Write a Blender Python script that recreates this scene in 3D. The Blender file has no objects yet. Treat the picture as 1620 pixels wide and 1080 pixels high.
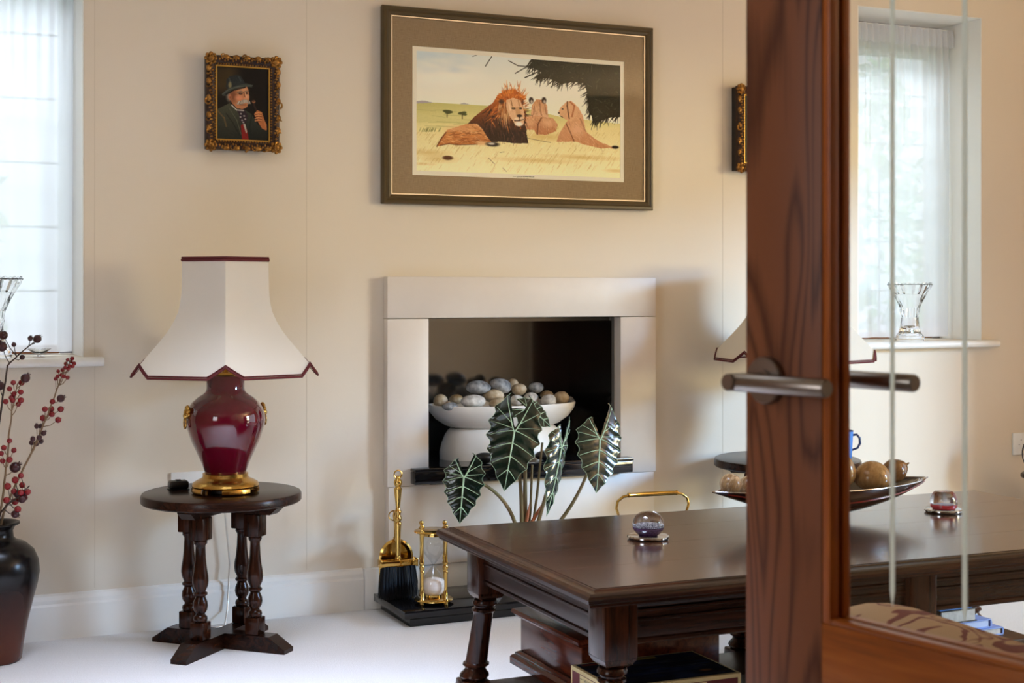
import bpy, bmesh, math, random
import numpy as np
from mathutils import Vector, Matrix, Euler

random.seed(7)
RNG = np.random.default_rng(11)
PI = math.pi
scene = bpy.context.scene
COL = scene.collection

# ------------------------------------------------------------------ camera
cam_data = bpy.data.cameras.new('camera')
cam = bpy.data.objects.new('camera', cam_data)
COL.objects.link(cam)
cam.location = (0, 0, 1.10)
cam.rotation_euler = (PI / 2, 0, -math.radians(24.4))
cam_data.sensor_width = 36.0
cam_data.lens = 50.0
cam_data.shift_y = -82.0 / 1620.0
cam_data.clip_start = 0.05
cam_data.dof.use_dof = True
cam_data.dof.focus_distance = 4.5
cam_data.dof.aperture_fstop = 9.0
scene.camera = cam

# ------------------------------------------------------------------ world, light, exposure
scene.view_settings.view_transform = 'Standard'
scene.view_settings.look = 'None'
scene.view_settings.gamma = 1.0
scene.view_settings.exposure = 0.27
try:
    scene.view_settings.use_curve_mapping = False
except Exception:
    pass
world = bpy.data.worlds.new('overcast_sky')
scene.world = world
world.use_nodes = True
wb = world.node_tree.nodes['Background']
wb.inputs['Color'].default_value = (0.82, 0.91, 1.0, 1)
wb.inputs['Strength'].default_value = 1.5


def area_light(name, loc, target, sx, sy, power, color, spread=PI):
    d = bpy.data.lights.new(name, 'AREA')
    d.shape = 'RECTANGLE'; d.size = sx; d.size_y = sy
    d.energy = power; d.color = color; d.spread = spread
    o = bpy.data.objects.new(name, d); COL.objects.link(o)
    o.location = loc
    o.rotation_euler = (Vector(target) - Vector(loc)).to_track_quat('-Z', 'Y').to_euler()
    return o


# daylight through the glazed garden doors in the right-hand wall: the sky above, the sunlit garden below it
area_light('daylight_sky', (14.8, -6.6, 5.2), (2.6, 4.5, 0.7), 4.3, 2.7, 3300, (0.34, 0.61, 1.0))
area_light('daylight_garden', (14.8, -6.6, 2.2), (2.6, 4.5, 1.2), 4.3, 2.2, 840, (1.0, 0.87, 0.46))
area_light('overhead_fill', (0.75, 3.0, 2.98), (0.75, 3.0, 0.0), 1.15, 1.15, 31, (0.64, 0.75, 1.0), math.radians(64))  # added overhead fill to brighten the carpet, no known source there
# open sky above the garden outside the two narrow windows
area_light('daylight_window_1', (0.1, 6.5, 3.7), (0.31, 4.9, 1.5), 1.6, 1.2, 70, (0.86, 0.93, 1.0))
area_light('daylight_window_2', (4.6, 6.7, 3.7), (4.0, 4.9, 1.5), 1.6, 1.2, 70, (0.86, 0.93, 1.0))
# weaker daylight through the left-hand window
area_light('daylight_left', (-1.95, 1.4, 1.55), (1.0, 3.2, 0.7), 1.3, 1.2, 20, (0.93, 0.96, 1.0))

# ------------------------------------------------------------------ helpers


def smooth(me, angle=35):
    me.polygons.foreach_set('use_smooth', [True] * len(me.polygons))
    me.set_sharp_from_angle(angle=math.radians(angle))


class MB:
    def __init__(s):
        s.v = []; s.f = []

    def add(s, vs, fs, M=None):
        n = len(s.v)
        s.v += [tuple(M @ Vector(p)) if M is not None else tuple(p) for p in vs]
        s.f += [tuple(i + n for i in f) for f in fs]
        return s

    def box(s, x0, x1, y0, y1, z0, z1, b=0.0, M=None, seg=2):
        bm = bmesh.new()
        bmesh.ops.create_cube(bm, size=1.0)
        for v in bm.verts:
            v.co.x = x0 + (v.co.x + .5) * (x1 - x0)
            v.co.y = y0 + (v.co.y + .5) * (y1 - y0)
            v.co.z = z0 + (v.co.z + .5) * (z1 - z0)
        if b > 0:
            bmesh.ops.bevel(bm, geom=bm.edges[:], offset=b, segments=seg, profile=.5, affect='EDGES')
        bm.verts.index_update()
        s.add([v.co.copy() for v in bm.verts], [[v.index for v in f.verts] for f in bm.faces], M)
        bm.free()
        return s

    def lathe(s, prof, n=32, M=None, mod=None, a0=0.0, a1=None):
        """prof: list of (r, z). mod(angle, r, z) -> r"""
        full = a1 is None
        if full: a1 = a0 + 2 * PI
        vs = []; fs = []
        cols = n if full else n + 1
        for (r, z) in prof:
            for k in range(cols):
                a = a0 + (a1 - a0) * k / n
                rr = mod(a, r, z) if mod else r
                vs.append((rr * math.cos(a), rr * math.sin(a), z))
        m = len(prof)
        for i in range(m - 1):
            for k in range(n if full else n):
                k2 = (k + 1) % cols
                fs.append((i * cols + k, i * cols + k2, (i + 1) * cols + k2, (i + 1) * cols + k))
        if full:
            if prof[0][0] > 1e-5: fs.append(tuple(range(cols - 1, -1, -1)))
            if prof[-1][0] > 1e-5: fs.append(tuple((m - 1) * cols + k for k in range(cols)))
        return s.add(vs, fs, M)

    def tube(s, pts, rad, n=8, M=None, closed=False):
        pts = [Vector(p) for p in pts]
        m = len(pts)
        rads = rad if isinstance(rad, (list, tuple)) else [rad] * m
        vs = []; fs = []
        up = Vector((0, 0, 1)); prev = None
        for i, p in enumerate(pts):
            if closed:
                t = (pts[(i + 1) % m] - pts[i - 1]).normalized()
            else:
                t = (pts[min(i + 1, m - 1)] - pts[max(i - 1, 0)]).normalized()
            if prev is None:
                a = up if abs(t.z) < .9 else Vector((1, 0, 0))
                nrm = (a - t * a.dot(t)).normalized()
            else:
                nrm = prev - t * prev.dot(t)
                nrm = nrm.normalized() if nrm.length > 1e-6 else t.orthogonal().normalized()
            prev = nrm
            bn = t.cross(nrm)
            for k in range(n):
                a = 2 * PI * k / n
                vs.append(p + (nrm * math.cos(a) + bn * math.sin(a)) * rads[i])
        rng = m if closed else m - 1
        for i in range(rng):
            j = (i + 1) % m
            for k in range(n):
                k2 = (k + 1) % n
                fs.append((i * n + k, i * n + k2, j * n + k2, j * n + k))
        if not closed:
            fs.append(tuple(range(n - 1, -1, -1)))
            fs.append(tuple((m - 1) * n + k for k in range(n)))
        return s.add(vs, fs, M)

    def ball(s, c, r, n=12, m=8, M=None, fn=None):
        rx, ry, rz = r if isinstance(r, (list, tuple)) else (r, r, r)
        vs = [(0, 0, -1)]; fs = []
        for i in range(1, m):
            ph = -PI / 2 + PI * i / m
            for k in range(n):
                a = 2 * PI * k / n
                vs.append((math.cos(ph) * math.cos(a), math.cos(ph) * math.sin(a), math.sin(ph)))
        vs.append((0, 0, 1))
        for k in range(n): fs.append((0, 1 + (k + 1) % n, 1 + k))
        for i in range(m - 2):
            for k in range(n):
                k2 = (k + 1) % n
                fs.append((1 + i * n + k, 1 + i * n + k2, 1 + (i + 1) * n + k2, 1 + (i + 1) * n + k))
        L = len(vs) - 1
        for k in range(n): fs.append((1 + (m - 2) * n + k, 1 + (m - 2) * n + (k + 1) % n, L))
        out = []
        for p in vs:
            q = fn(p) if fn else p
            out.append((c[0] + q[0] * rx, c[1] + q[1] * ry, c[2] + q[2] * rz))
        return s.add(out, fs, M)

    def prism(s, poly, z0, z1, M=None):
        n = len(poly)
        vs = [(x, y, z0) for x, y in poly] + [(x, y, z1) for x, y in poly]
        fs = [tuple(range(n - 1, -1, -1)), tuple(range(n, 2 * n))]
        for i in range(n):
            j = (i + 1) % n
            fs.append((i, j, n + j, n + i))
        return s.add(vs, fs, M)

    def rect_sweep(s, w, h, prof):
        """picture frame: outline w x h in XZ centred on 0, prof = [(inset, y)], closed loop of profile"""
        vs = []; fs = []
        m = len(prof)
        for sx, sz in ((-1, -1), (1, -1), (1, 1), (-1, 1)):
            for d, y in prof:
                vs.append((sx * (w / 2 - d), y, sz * (h / 2 - d)))
        for c in range(4):
            c2 = (c + 1) % 4
            for i in range(m):
                j = (i + 1) % m
                fs.append((c * m + i, c2 * m + i, c2 * m + j, c * m + j))
        return s.add(vs, fs)

    def mesh(s, name, ang=35):
        me = bpy.data.meshes.new(name)
        me.from_pydata(s.v, [], s.f)
        bm = bmesh.new(); bm.from_mesh(me)
        bmesh.ops.recalc_face_normals(bm, faces=bm.faces[:])
        bm.to_mesh(me); bm.free()
        if ang: smooth(me, ang)
        return me

    def build(s, name, mat, parent=None, ang=35, label=None, loc=None, rot=None):
        me = s.mesh(name, ang)
        o = bpy.data.objects.new(name, me)
        if mat is not None: me.materials.append(mat)
        COL.objects.link(o)
        if parent is not None: o.parent = parent
        if label: o['label'] = label
        if loc is not None: o.location = loc
        if rot is not None: o.rotation_euler = rot
        return o


def tag(o, label, cat=None, group=None, kind=None):
    o['label'] = label
    if cat: o['category'] = cat
    if group: o['group'] = group
    if kind: o['kind'] = kind
    return o


def thing(name, label, cat, loc=(0, 0, 0), rz=0.0, group=None, kind=None):
    o = bpy.data.objects.new(name, None)
    o.empty_display_size = .05
    COL.objects.link(o)
    o.location = loc; o.rotation_euler = (0, 0, rz)
    return tag(o, label, cat, group, kind)


def dup(root, loc=None, rz=None, label=None):
    def cp(o, par):
        c = o.copy(); COL.objects.link(c); c.parent = par
        for ch in o.children: cp(ch, c)
        return c
    r = cp(root, None)
    if loc is not None: r.location = loc
    if rz is not None: r.rotation_euler = (0, 0, rz)
    if label: r['label'] = label
    return r


def link(name, me, parent=None, loc=None, rot=None, scale=None):
    o = bpy.data.objects.new(name, me); COL.objects.link(o)
    if parent is not None: o.parent = parent
    if loc is not None: o.location = loc
    if rot is not None: o.rotation_euler = rot
    if scale is not None: o.scale = scale
    return o


def T(x=0, y=0, z=0): return Matrix.Translation((x, y, z))
def RX(a): return Matrix.Rotation(a, 4, 'X')
def RY(a): return Matrix.Rotation(a, 4, 'Y')
def RZ(a): return Matrix.Rotation(a, 4, 'Z')


# ------------------------------------------------------------------ materials
def srgb(r, g, b):
    def c(v):
        v /= 255.0
        return v / 12.92 if v <= .04045 else ((v + .055) / 1.055) ** 2.4
    return (c(r), c(g), c(b), 1.0)


def new_mat(name):
    m = bpy.data.materials.new(name); m.use_nodes = True
    nt = m.node_tree
    return m, nt, nt.nodes['Principled BSDF']


def node(nt, kind, **kw):
    n = nt.nodes.new(kind)
    for k, v in kw.items():
        if k in n.inputs: n.inputs[k].default_value = v
        else: setattr(n, k, v)
    return n


def coords(nt, scale=(1, 1, 1), rot=(0, 0, 0), kind='Object'):
    tc = nt.nodes.new('ShaderNodeTexCoord')
    mp = nt.nodes.new('ShaderNodeMapping')
    mp.inputs['Scale'].default_value = scale
    mp.inputs['Rotation'].default_value = rot
    nt.links.new(tc.outputs[kind], mp.inputs['Vector'])
    return mp.outputs['Vector']


def ramp(nt, fac, stops):
    r = nt.nodes.new('ShaderNodeValToRGB')
    e = r.color_ramp.elements
    while len(e) < len(stops): e.new(.5)
    for el, (p, c) in zip(e, stops):
        el.position = p; el.color = c
    nt.links.new(fac, r.inputs['Fac'])
    return r.outputs['Color']


def bump(nt, bs, height, strength=.2, dist=.005):
    b = nt.nodes.new('ShaderNodeBump')
    b.inputs['Strength'].default_value = strength
    b.inputs['Distance'].default_value = dist
    nt.links.new(height, b.inputs['Height'])
    nt.links.new(b.outputs['Normal'], bs.inputs['Normal'])


def plain(name, col, rough=.5, metal=0.0, coat=0.0, var=None, vscale=8.0, bmp=0.0, bscale=60.0, spec=None, bdist=.003):
    m, nt, bs = new_mat(name)
    bs.inputs['Base Color'].default_value = col
    bs.inputs['Roughness'].default_value = rough
    bs.inputs['Metallic'].default_value = metal
    bs.inputs['Coat Weight'].default_value = coat
    bs.inputs['Coat Roughness'].default_value = .08
    if spec is not None: bs.inputs['Specular IOR Level'].default_value = spec
    v = coords(nt)
    if var is not None:
        n = node(nt, 'ShaderNodeTexNoise', Scale=vscale, Detail=5.0)
        nt.links.new(v, n.inputs['Vector'])
        nt.links.new(ramp(nt, n.outputs['Fac'], [(.32, col), (.68, var)]), bs.inputs['Base Color'])
    if bmp > 0:
        n = node(nt, 'ShaderNodeTexNoise', Scale=bscale, Detail=4.0)
        nt.links.new(v, n.inputs['Vector'])
        bump(nt, bs, n.outputs['Fac'], bmp, bdist)
    return m


def wood(name, c1, c2, c3, axis='X', scale=1.0, rough=.3, coat=.3, bmp=.08, stretch=14.0, dist=3.0):
    m, nt, bs = new_mat(name)
    lo, hi = scale * 2.0, scale * 2.0 * stretch
    sc = {'X': (lo, hi, hi), 'Y': (hi, lo, hi), 'Z': (hi, hi, lo)}[axis]
    v = coords(nt, sc)
    n1 = node(nt, 'ShaderNodeTexNoise', Scale=1.0, Detail=6.0, Roughness=.6, Distortion=dist * .3)
    nt.links.new(v, n1.inputs['Vector'])
    sc2 = tuple(x * 4 for x in sc)
    v2 = coords(nt, sc2)
    n2 = node(nt, 'ShaderNodeTexNoise', Scale=1.0, Detail=3.0)
    nt.links.new(v2, n2.inputs['Vector'])
    mx = node(nt, 'ShaderNodeMath', operation='MULTIPLY_ADD')
    nt.links.new(n2.outputs['Fac'], mx.inputs[0]); mx.inputs[1].default_value = .35
    nt.links.new(n1.outputs['Fac'], mx.inputs[2])
    nt.links.new(ramp(nt, mx.outputs[0], [(.42, c1), (.62, c2), (.86, c3)]), bs.inputs['Base Color'])
    bs.inputs['Roughness'].default_value = rough
    bs.inputs['Coat Weight'].default_value = coat
    bs.inputs['Coat Roughness'].default_value = .12
    bs.inputs['Specular IOR Level'].default_value = .22
    bump(nt, bs, mx.outputs[0], bmp, .002)
    return m


def oak_cathedral(name, c1, c2, axis='Z'):
    """flat-sawn oak: stretched arches"""
    m, nt, bs = new_mat(name)
    sc = (9.0, 9.0, 1.15) if axis == 'Z' else (1.15, 1.15, 9.0)
    v = coords(nt, sc)
    w = node(nt, 'ShaderNodeTexNoise', Scale=1.3, Detail=1.5, Distortion=.4)
    nt.links.new(v, w.inputs['Vector'])
    mul = node(nt, 'ShaderNodeMath', operation='MULTIPLY'); mul.inputs[1].default_value = 11.0
    nt.links.new(w.outputs['Fac'], mul.inputs[0])
    fr = node(nt, 'ShaderNodeMath', operation='PINGPONG'); fr.inputs[1].default_value = .5
    nt.links.new(mul.outputs[0], fr.inputs[0])
    dbl = node(nt, 'ShaderNodeMath', operation='MULTIPLY'); dbl.inputs[1].default_value = 2.0
    nt.links.new(fr.outputs[0], dbl.inputs[0])
    fs = (260.0, 260.0, 9.0) if axis == 'Z' else (9.0, 9.0, 260.0)
    v2 = coords(nt, fs)
    n2 = node(nt, 'ShaderNodeTexNoise', Scale=1.0, Detail=2.0)
    nt.links.new(v2, n2.inputs['Vector'])
    mx = node(nt, 'ShaderNodeMath', operation='MULTIPLY_ADD'); mx.inputs[1].default_value = .55
    nt.links.new(n2.outputs['Fac'], mx.inputs[0]); nt.links.new(dbl.outputs[0], mx.inputs[2])
    nt.links.new(ramp(nt, mx.outputs[0], [(.30, c1), (.85, c2)]), bs.inputs['Base Color'])
    bs.inputs['Roughness'].default_value = .45
    bs.inputs['Specular IOR Level'].default_value = .25
    bump(nt, bs, mx.outputs[0], .06, .001)
    return m


def glassy(name, col=(1, 1, 1, 1), refl=.06, rough=.0, tint=1.0):
    """thin sheet glass: transparent with a fresnel mirror on top"""
    m, nt, bs = new_mat(name)
    nt.nodes.remove(bs)
    out = nt.nodes['Material Output']
    tr = node(nt, 'ShaderNodeBsdfTransparent'); tr.inputs['Color'].default_value = col
    gl = node(nt, 'ShaderNodeBsdfGlossy'); gl.inputs['Roughness'].default_value = rough
    lw = node(nt, 'ShaderNodeFresnel'); lw.inputs['IOR'].default_value = 1.5 + refl * 3
    mx = node(nt, 'ShaderNodeMixShader')
    ge = node(nt, 'ShaderNodeNewGeometry')      # only the front skin mirrors; the rear skin of the sheet just passes light
    iv = node(nt, 'ShaderNodeMath', operation='SUBTRACT'); iv.inputs[0].default_value = 1.0
    nt.links.new(ge.outputs['Backfacing'], iv.inputs[1])
    ml = node(nt, 'ShaderNodeMath', operation='MULTIPLY')
    nt.links.new(lw.outputs[0], ml.inputs[0]); nt.links.new(iv.outputs[0], ml.inputs[1])
    nt.links.new(ml.outputs[0], mx.inputs[0]); nt.links.new(tr.outputs[0], mx.inputs[1]); nt.links.new(gl.outputs[0], mx.inputs[2])
    nt.links.new(mx.outputs[0], out.inputs['Surface'])
    return m


def solid_glass(name, col=(1, 1, 1, 1), ior=1.5, rough=0.0):
    m, nt, bs = new_mat(name)
    bs.inputs['Base Color'].default_value = col
    bs.inputs['Transmission Weight'].default_value = 1.0
    bs.inputs['IOR'].default_value = ior
    bs.inputs['Roughness'].default_value = rough
    return m


def sheer(name):
    m, nt, bs = new_mat(name)
    nt.nodes.remove(bs)
    out = nt.nodes['Material Output']
    tr = node(nt, 'ShaderNodeBsdfTransparent'); tr.inputs['Color'].default_value = (.97, .97, 1, 1)
    tl = node(nt, 'ShaderNodeBsdfTranslucent'); tl.inputs['Color'].default_value = (.94, .95, .99, 1)
    df = node(nt, 'ShaderNodeBsdfDiffuse'); df.inputs['Color'].default_value = (.9, .9, .93, 1)
    m1 = node(nt, 'ShaderNodeMixShader'); m1.inputs[0].default_value = .30
    nt.links.new(tl.outputs[0], m1.inputs[1]); nt.links.new(df.outputs[0], m1.inputs[2])
    m2 = node(nt, 'ShaderNodeMixShader'); m2.inputs[0].default_value = .86
    nt.links.new(tr.outputs[0], m2.inputs[1]); nt.links.new(m1.outputs[0], m2.inputs[2])
    nt.links.new(m2.outputs[0], out.inputs['Surface'])
    return m


def vcol(name, rough=.6, coat=0.0, bmp=0.0):
    m, nt, bs = new_mat(name)
    a = node(nt, 'ShaderNodeVertexColor'); a.layer_name = 'print'
    nt.links.new(a.outputs['Color'], bs.inputs['Base Color'])
    bs.inputs['Roughness'].default_value = rough
    bs.inputs['Coat Weight'].default_value = coat
    if bmp:
        n = node(nt, 'ShaderNodeTexNoise', Scale=300.0, Detail=3.0)
        nt.links.new(coords(nt), n.inputs['Vector']); bump(nt, bs, n.outputs['Fac'], bmp, .001)
    return m


M = {}
M['wall'] = plain('wall_paint', srgb(228, 215, 196), .62, var=srgb(225, 212, 192), vscale=1.2, bmp=.05, bscale=180)
M['ceiling'] = plain('ceiling_paint', srgb(228, 212, 180), .8)
M['wall_tan'] = plain('tan_wall_paint', srgb(190, 150, 116), .7)
M['trim'] = plain('white_gloss_paint', srgb(243, 239, 231), .35)
M['stone'] = plain('pale_limestone', srgb(226, 215, 202), .45, var=srgb(218, 206, 192), vscale=5, bmp=.04, bscale=40)
M['granite'] = plain('black_granite', srgb(14, 13, 14), .08, var=srgb(24, 23, 25), vscale=160)
M['niche'] = plain('polished_black_slate', srgb(14, 12, 11), .12)
M['niche'].node_tree.nodes['Principled BSDF'].inputs['IOR'].default_value = 2.5
M['oak'] = oak_cathedral('oak_door', srgb(82, 40, 16), srgb(122, 70, 40))
M['oak_h'] = wood('oak_rail', srgb(112, 54, 8), srgb(140, 70, 12), srgb(158, 86, 22), 'Y', 2.0, .4, .15)
M['oak_edge'] = wood('oak_edge', srgb(124, 60, 12), srgb(148, 72, 14), srgb(166, 88, 24), 'Z', 2.0, .45, .1)
M['steel'] = plain('brushed_steel', srgb(132, 122, 114), .3, 1.0)
M['dark_oak'] = wood('dark_stained_oak', srgb(16, 7, 4), srgb(32, 15, 8), srgb(56, 28, 15), 'X', 1.6, .26, .0)
M['dark_oak_z'] = wood('dark_stained_oak_turned', srgb(18, 8, 4), srgb(38, 17, 8), srgb(62, 30, 15), 'Z', 1.6, .2, .05)
M['table_top'] = wood('dark_table_top', srgb(34, 19, 11), srgb(52, 29, 17), srgb(72, 43, 26), 'X', 1.5, .2, .6, bmp=.015)
M['mahogany'] = wood('mahogany', srgb(46, 16, 8), srgb(76, 28, 14), srgb(104, 46, 24), 'Y', 1.2, .22, .2)
M['brass'] = plain('polished_brass', srgb(206, 168, 92), .14, 1.0)
M['gold'] = plain('gold_leaf_glaze', srgb(200, 156, 80), .2, 1.0, bmp=.15, bscale=120)
M['burgundy'] = plain('burgundy_glaze', srgb(100, 6, 32), .06, 0, .9, var=srgb(84, 4, 24), vscale=6)
M['black'] = plain('black_plastic', srgb(14, 14, 16), .35)
M['white_plastic'] = plain('white_plastic', srgb(240, 240, 238), .3)


def shade_mat():
    m, nt, bs = new_mat('shade_fabric')
    bs.inputs['Base Color'].default_value = srgb(244, 238, 226)
    bs.inputs['Roughness'].default_value = .85
    out = nt.nodes['Material Output']
    tl = node(nt, 'ShaderNodeBsdfTranslucent'); tl.inputs['Color'].default_value = srgb(240, 228, 205)
    mx = node(nt, 'ShaderNodeMixShader'); mx.inputs[0].default_value = .35
    nt.links.new(bs.outputs[0], mx.inputs[1]); nt.links.new(tl.outputs[0], mx.inputs[2])
    nt.links.new(mx.outputs[0], out.inputs['Surface'])
    w = node(nt, 'ShaderNodeTexNoise', Scale=500.0)
    nt.links.new(coords(nt), w.inputs['Vector']); bump(nt, bs, w.outputs['Fac'], .08, .001)
    return m


M['shade'] = shade_mat()
M['braid'] = plain('burgundy_braid', srgb(92, 22, 24), .8, bmp=.4, bscale=400)
M['sheer'] = sheer('sheer_voile')


def carpet_mat():
    m, nt, bs = new_mat('cream_carpet')
    v = coords(nt)
    n = node(nt, 'ShaderNodeTexNoise', Scale=240.0, Detail=4.0, Roughness=.7)
    nt.links.new(v, n.inputs['Vector'])
    nt.links.new(ramp(nt, n.outputs['Fac'], [(.3, srgb(236, 232, 228)), (.7, srgb(252, 250, 248))]), bs.inputs['Base Color'])
    bs.inputs['Roughness'].default_value = .95
    bs.inputs['Specular IOR Level'].default_value = .1
    bump(nt, bs, n.outputs['Fac'], .7, .01)
    return m


M['carpet'] = carpet_mat()


def pot_mat():
    m, nt, bs = new_mat('glazed_stoneware')
    tc = nt.nodes.new('ShaderNodeTexCoord'); sp = nt.nodes.new('ShaderNodeSeparateXYZ')
    nt.links.new(tc.outputs['Object'], sp.inputs[0])
    n = node(nt, 'ShaderNodeTexNoise', Scale=9.0, Detail=4.0)
    nt.links.new(tc.outputs['Object'], n.inputs['Vector'])
    ad = node(nt, 'ShaderNodeMath', operation='MULTIPLY_ADD'); ad.inputs[1].default_value = .10
    nt.links.new(n.outputs['Fac'], ad.inputs[0]); nt.links.new(sp.outputs['Z'], ad.inputs[2])
    nt.links.new(ramp(nt, ad.outputs[0], [(.08, srgb(92, 46, 30)), (.20, srgb(58, 28, 20)), (.30, srgb(18, 14, 13))]), bs.inputs['Base Color'])
    bs.inputs['Roughness'].default_value = .24
    bs.inputs['Specular IOR Level'].default_value = .3
    bump(nt, bs, n.outputs['Fac'], .15, .004)
    return m


M['pot'] = pot_mat()
M['berry'] = plain('red_berry', srgb(128, 14, 20), .25)
M['berry_dark'] = plain('dark_plum_berry', srgb(58, 14, 20), .3)
M['twig'] = plain('brown_twig', srgb(58, 40, 30), .8)
M['twig_pale'] = plain('tan_twig', srgb(128, 100, 70), .8)
M['plaster'] = plain('white_ceramic', srgb(232, 224, 214), .5)
M['peb_grey'] = plain('grey_pebble', srgb(182, 180, 178), .6, var=srgb(74, 74, 76), vscale=42)
M['peb_tan'] = plain('tan_pebble', srgb(164, 136, 100), .6, var=srgb(208, 190, 160), vscale=48)
M['peb_pale'] = plain('pale_pebble', srgb(226, 220, 212), .6, var=srgb(170, 162, 152), vscale=60)
M['leaf'] = plain('alocasia_leaf', srgb(9, 24, 17), .18, 0, .5, var=srgb(16, 38, 27), vscale=20)
M['vein'] = plain('pale_leaf_vein', srgb(176, 200, 164), .45)
M['stem'] = plain('leaf_stalk', srgb(104, 96, 58), .5, var=srgb(134, 108, 70), vscale=12)
M['sheath'] = plain('dry_leaf_sheath', srgb(176, 104, 66), .7)
M['soil'] = plain('potting_soil', srgb(44, 32, 24), .95, bmp=.6, bscale=90)
M['bristle'] = plain('black_bristle', srgb(16, 17, 24), .5)
M['glass_thin'] = glassy('thin_blown_glass', (.93, .94, .94, 1), .13)
M['glass_pane'] = glassy('door_glass', (.98, .99, .985, 1), .03)
M['glass_window'] = glassy('window_glass', (.98, .99, 1, 1), .05)
M['glass_pic'] = glassy('picture_glass', (.99, .99, .985, 1), -.06)
M['crystal'] = solid_glass('cut_crystal', (1, 1, 1, 1), 1.45)


def frost_mat():
    m, nt, bs = new_mat('etched_glass_line')
    bs.inputs['Base Color'].default_value = srgb(236, 242, 238); bs.inputs['Roughness'].default_value = .6
    tl = node(nt, 'ShaderNodeBsdfTranslucent'); tl.inputs['Color'].default_value = srgb(240, 246, 242)
    mx = node(nt, 'ShaderNodeMixShader'); mx.inputs[0].default_value = .6
    nt.links.new(bs.outputs[0], mx.inputs[1]); nt.links.new(tl.outputs[0], mx.inputs[2])
    nt.links.new(mx.outputs[0], nt.nodes['Material Output'].inputs['Surface'])
    return m


M['frost'] = frost_mat()
M['sand'] = plain('white_sand', srgb(236, 222, 214), .9)
M['chrome'] = plain('chrome', srgb(205, 205, 208), .08, 1.0)
M['bowl_dark'] = plain('dark_lacquer', srgb(20, 9, 8), .14, 0, .5, var=srgb(40, 12, 10), vscale=9)
M['bowl_red'] = plain('red_lacquer_line', srgb(120, 26, 18), .18, 0, .4)
M['fruit_dark'] = wood('turned_walnut', srgb(74, 44, 20), srgb(112, 74, 38), srgb(144, 100, 56), 'Z', 4, .2, .4, stretch=5)
M['fruit_mid'] = wood('turned_olivewood', srgb(120, 84, 44), srgb(158, 118, 70), srgb(178, 140, 92), 'Z', 4, .18, .4, stretch=5)
M['fruit_pale'] = wood('turned_maple', srgb(186, 152, 108), srgb(150, 120, 86), srgb(226, 200, 164), 'Z', 5, .2, .4, stretch=5)
M['mug'] = plain('blue_glaze', srgb(70, 132, 206), .2, 0, .4)
M['mug_dark'] = plain('navy_glaze', srgb(34, 58, 98), .2, 0, .4)
M['frame_brown'] = plain('antique_bronze_wood', srgb(88, 72, 44), .42, .25, bmp=.1, bscale=30)
M['silver'] = plain('silver_fillet', srgb(206, 200, 190), .3, 1.0)
M['cream_card'] = plain('cream_card', srgb(244, 236, 214), .8)
M['carved_gold'] = plain('carved_gilt', srgb(176, 128, 62), .34, .8, var=srgb(120, 78, 34), vscale=60, bmp=.3, bscale=140)  # gold brightened on the raised carving to paint its highlights
M['frame_shade'] = plain('recess_shade', srgb(70, 42, 20), .45, .3, var=srgb(40, 22, 12), vscale=60, bmp=.6, bscale=140)  # dark base colour paints shade into the recesses of the carving
M['gilt_line'] = plain('gilt_line', srgb(178, 140, 64), .35, .7)


def linen_mat():
    m, nt, bs = new_mat('linen_mount')
    v = coords(nt, (700, 700, 40)); n = node(nt, 'ShaderNodeTexNoise', Scale=1.0, Detail=2.0); nt.links.new(v, n.inputs['Vector'])
    v2 = coords(nt, (40, 700, 700)); n2 = node(nt, 'ShaderNodeTexNoise', Scale=1.0, Detail=2.0); nt.links.new(v2, n2.inputs['Vector'])
    ad = node(nt, 'ShaderNodeMath', operation='ADD'); nt.links.new(n.outputs['Fac'], ad.inputs[0]); nt.links.new(n2.outputs['Fac'], ad.inputs[1])
    hf = node(nt, 'ShaderNodeMath', operation='MULTIPLY'); hf.inputs[1].default_value = .5; nt.links.new(ad.outputs[0], hf.inputs[0])
    nt.links.new(ramp(nt, hf.outputs[0], [(.35, srgb(140, 116, 86)), (.65, srgb(164, 140, 108))]), bs.inputs['Base Color'])
    bs.inputs['Roughness'].default_value = .9
    return m


M['linen'] = linen_mat()
M['print'] = vcol('printed_paper', .7)
M['print'].node_tree.nodes['Principled BSDF'].inputs['Specular IOR Level'].default_value = .1
M['oil'] = vcol('oil_paint', .5, .0, .05)
M['oil'].node_tree.nodes['Principled BSDF'].inputs['Specular IOR Level'].default_value = .2


def tapestry_mat():
    m, nt, bs = new_mat('scroll_tapestry')
    v = coords(nt, (1, 1, 1))
    n = node(nt, 'ShaderNodeTexNoise', Scale=6.0, Detail=1.5, Distortion=2.4); nt.links.new(v, n.inputs['Vector'])
    w = node(nt, 'ShaderNodeTexNoise', Scale=420.0); nt.links.new(v, w.inputs['Vector'])
    c = ramp(nt, n.outputs['Fac'], [(.0, srgb(150, 120, 86)), (.50, srgb(150, 120, 86)), (.515, srgb(92, 36, 24)), (.575, srgb(88, 32, 22)), (.59, srgb(150, 120, 86)), (.64, srgb(150, 120, 86)), (.652, srgb(98, 46, 30)), (.70, srgb(150, 120, 86))])
    nt.links.new(c, bs.inputs['Base Color'])
    bs.inputs['Roughness'].default_value = .95
    bump(nt, bs, w.outputs['Fac'], .4, .003)
    return m


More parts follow.
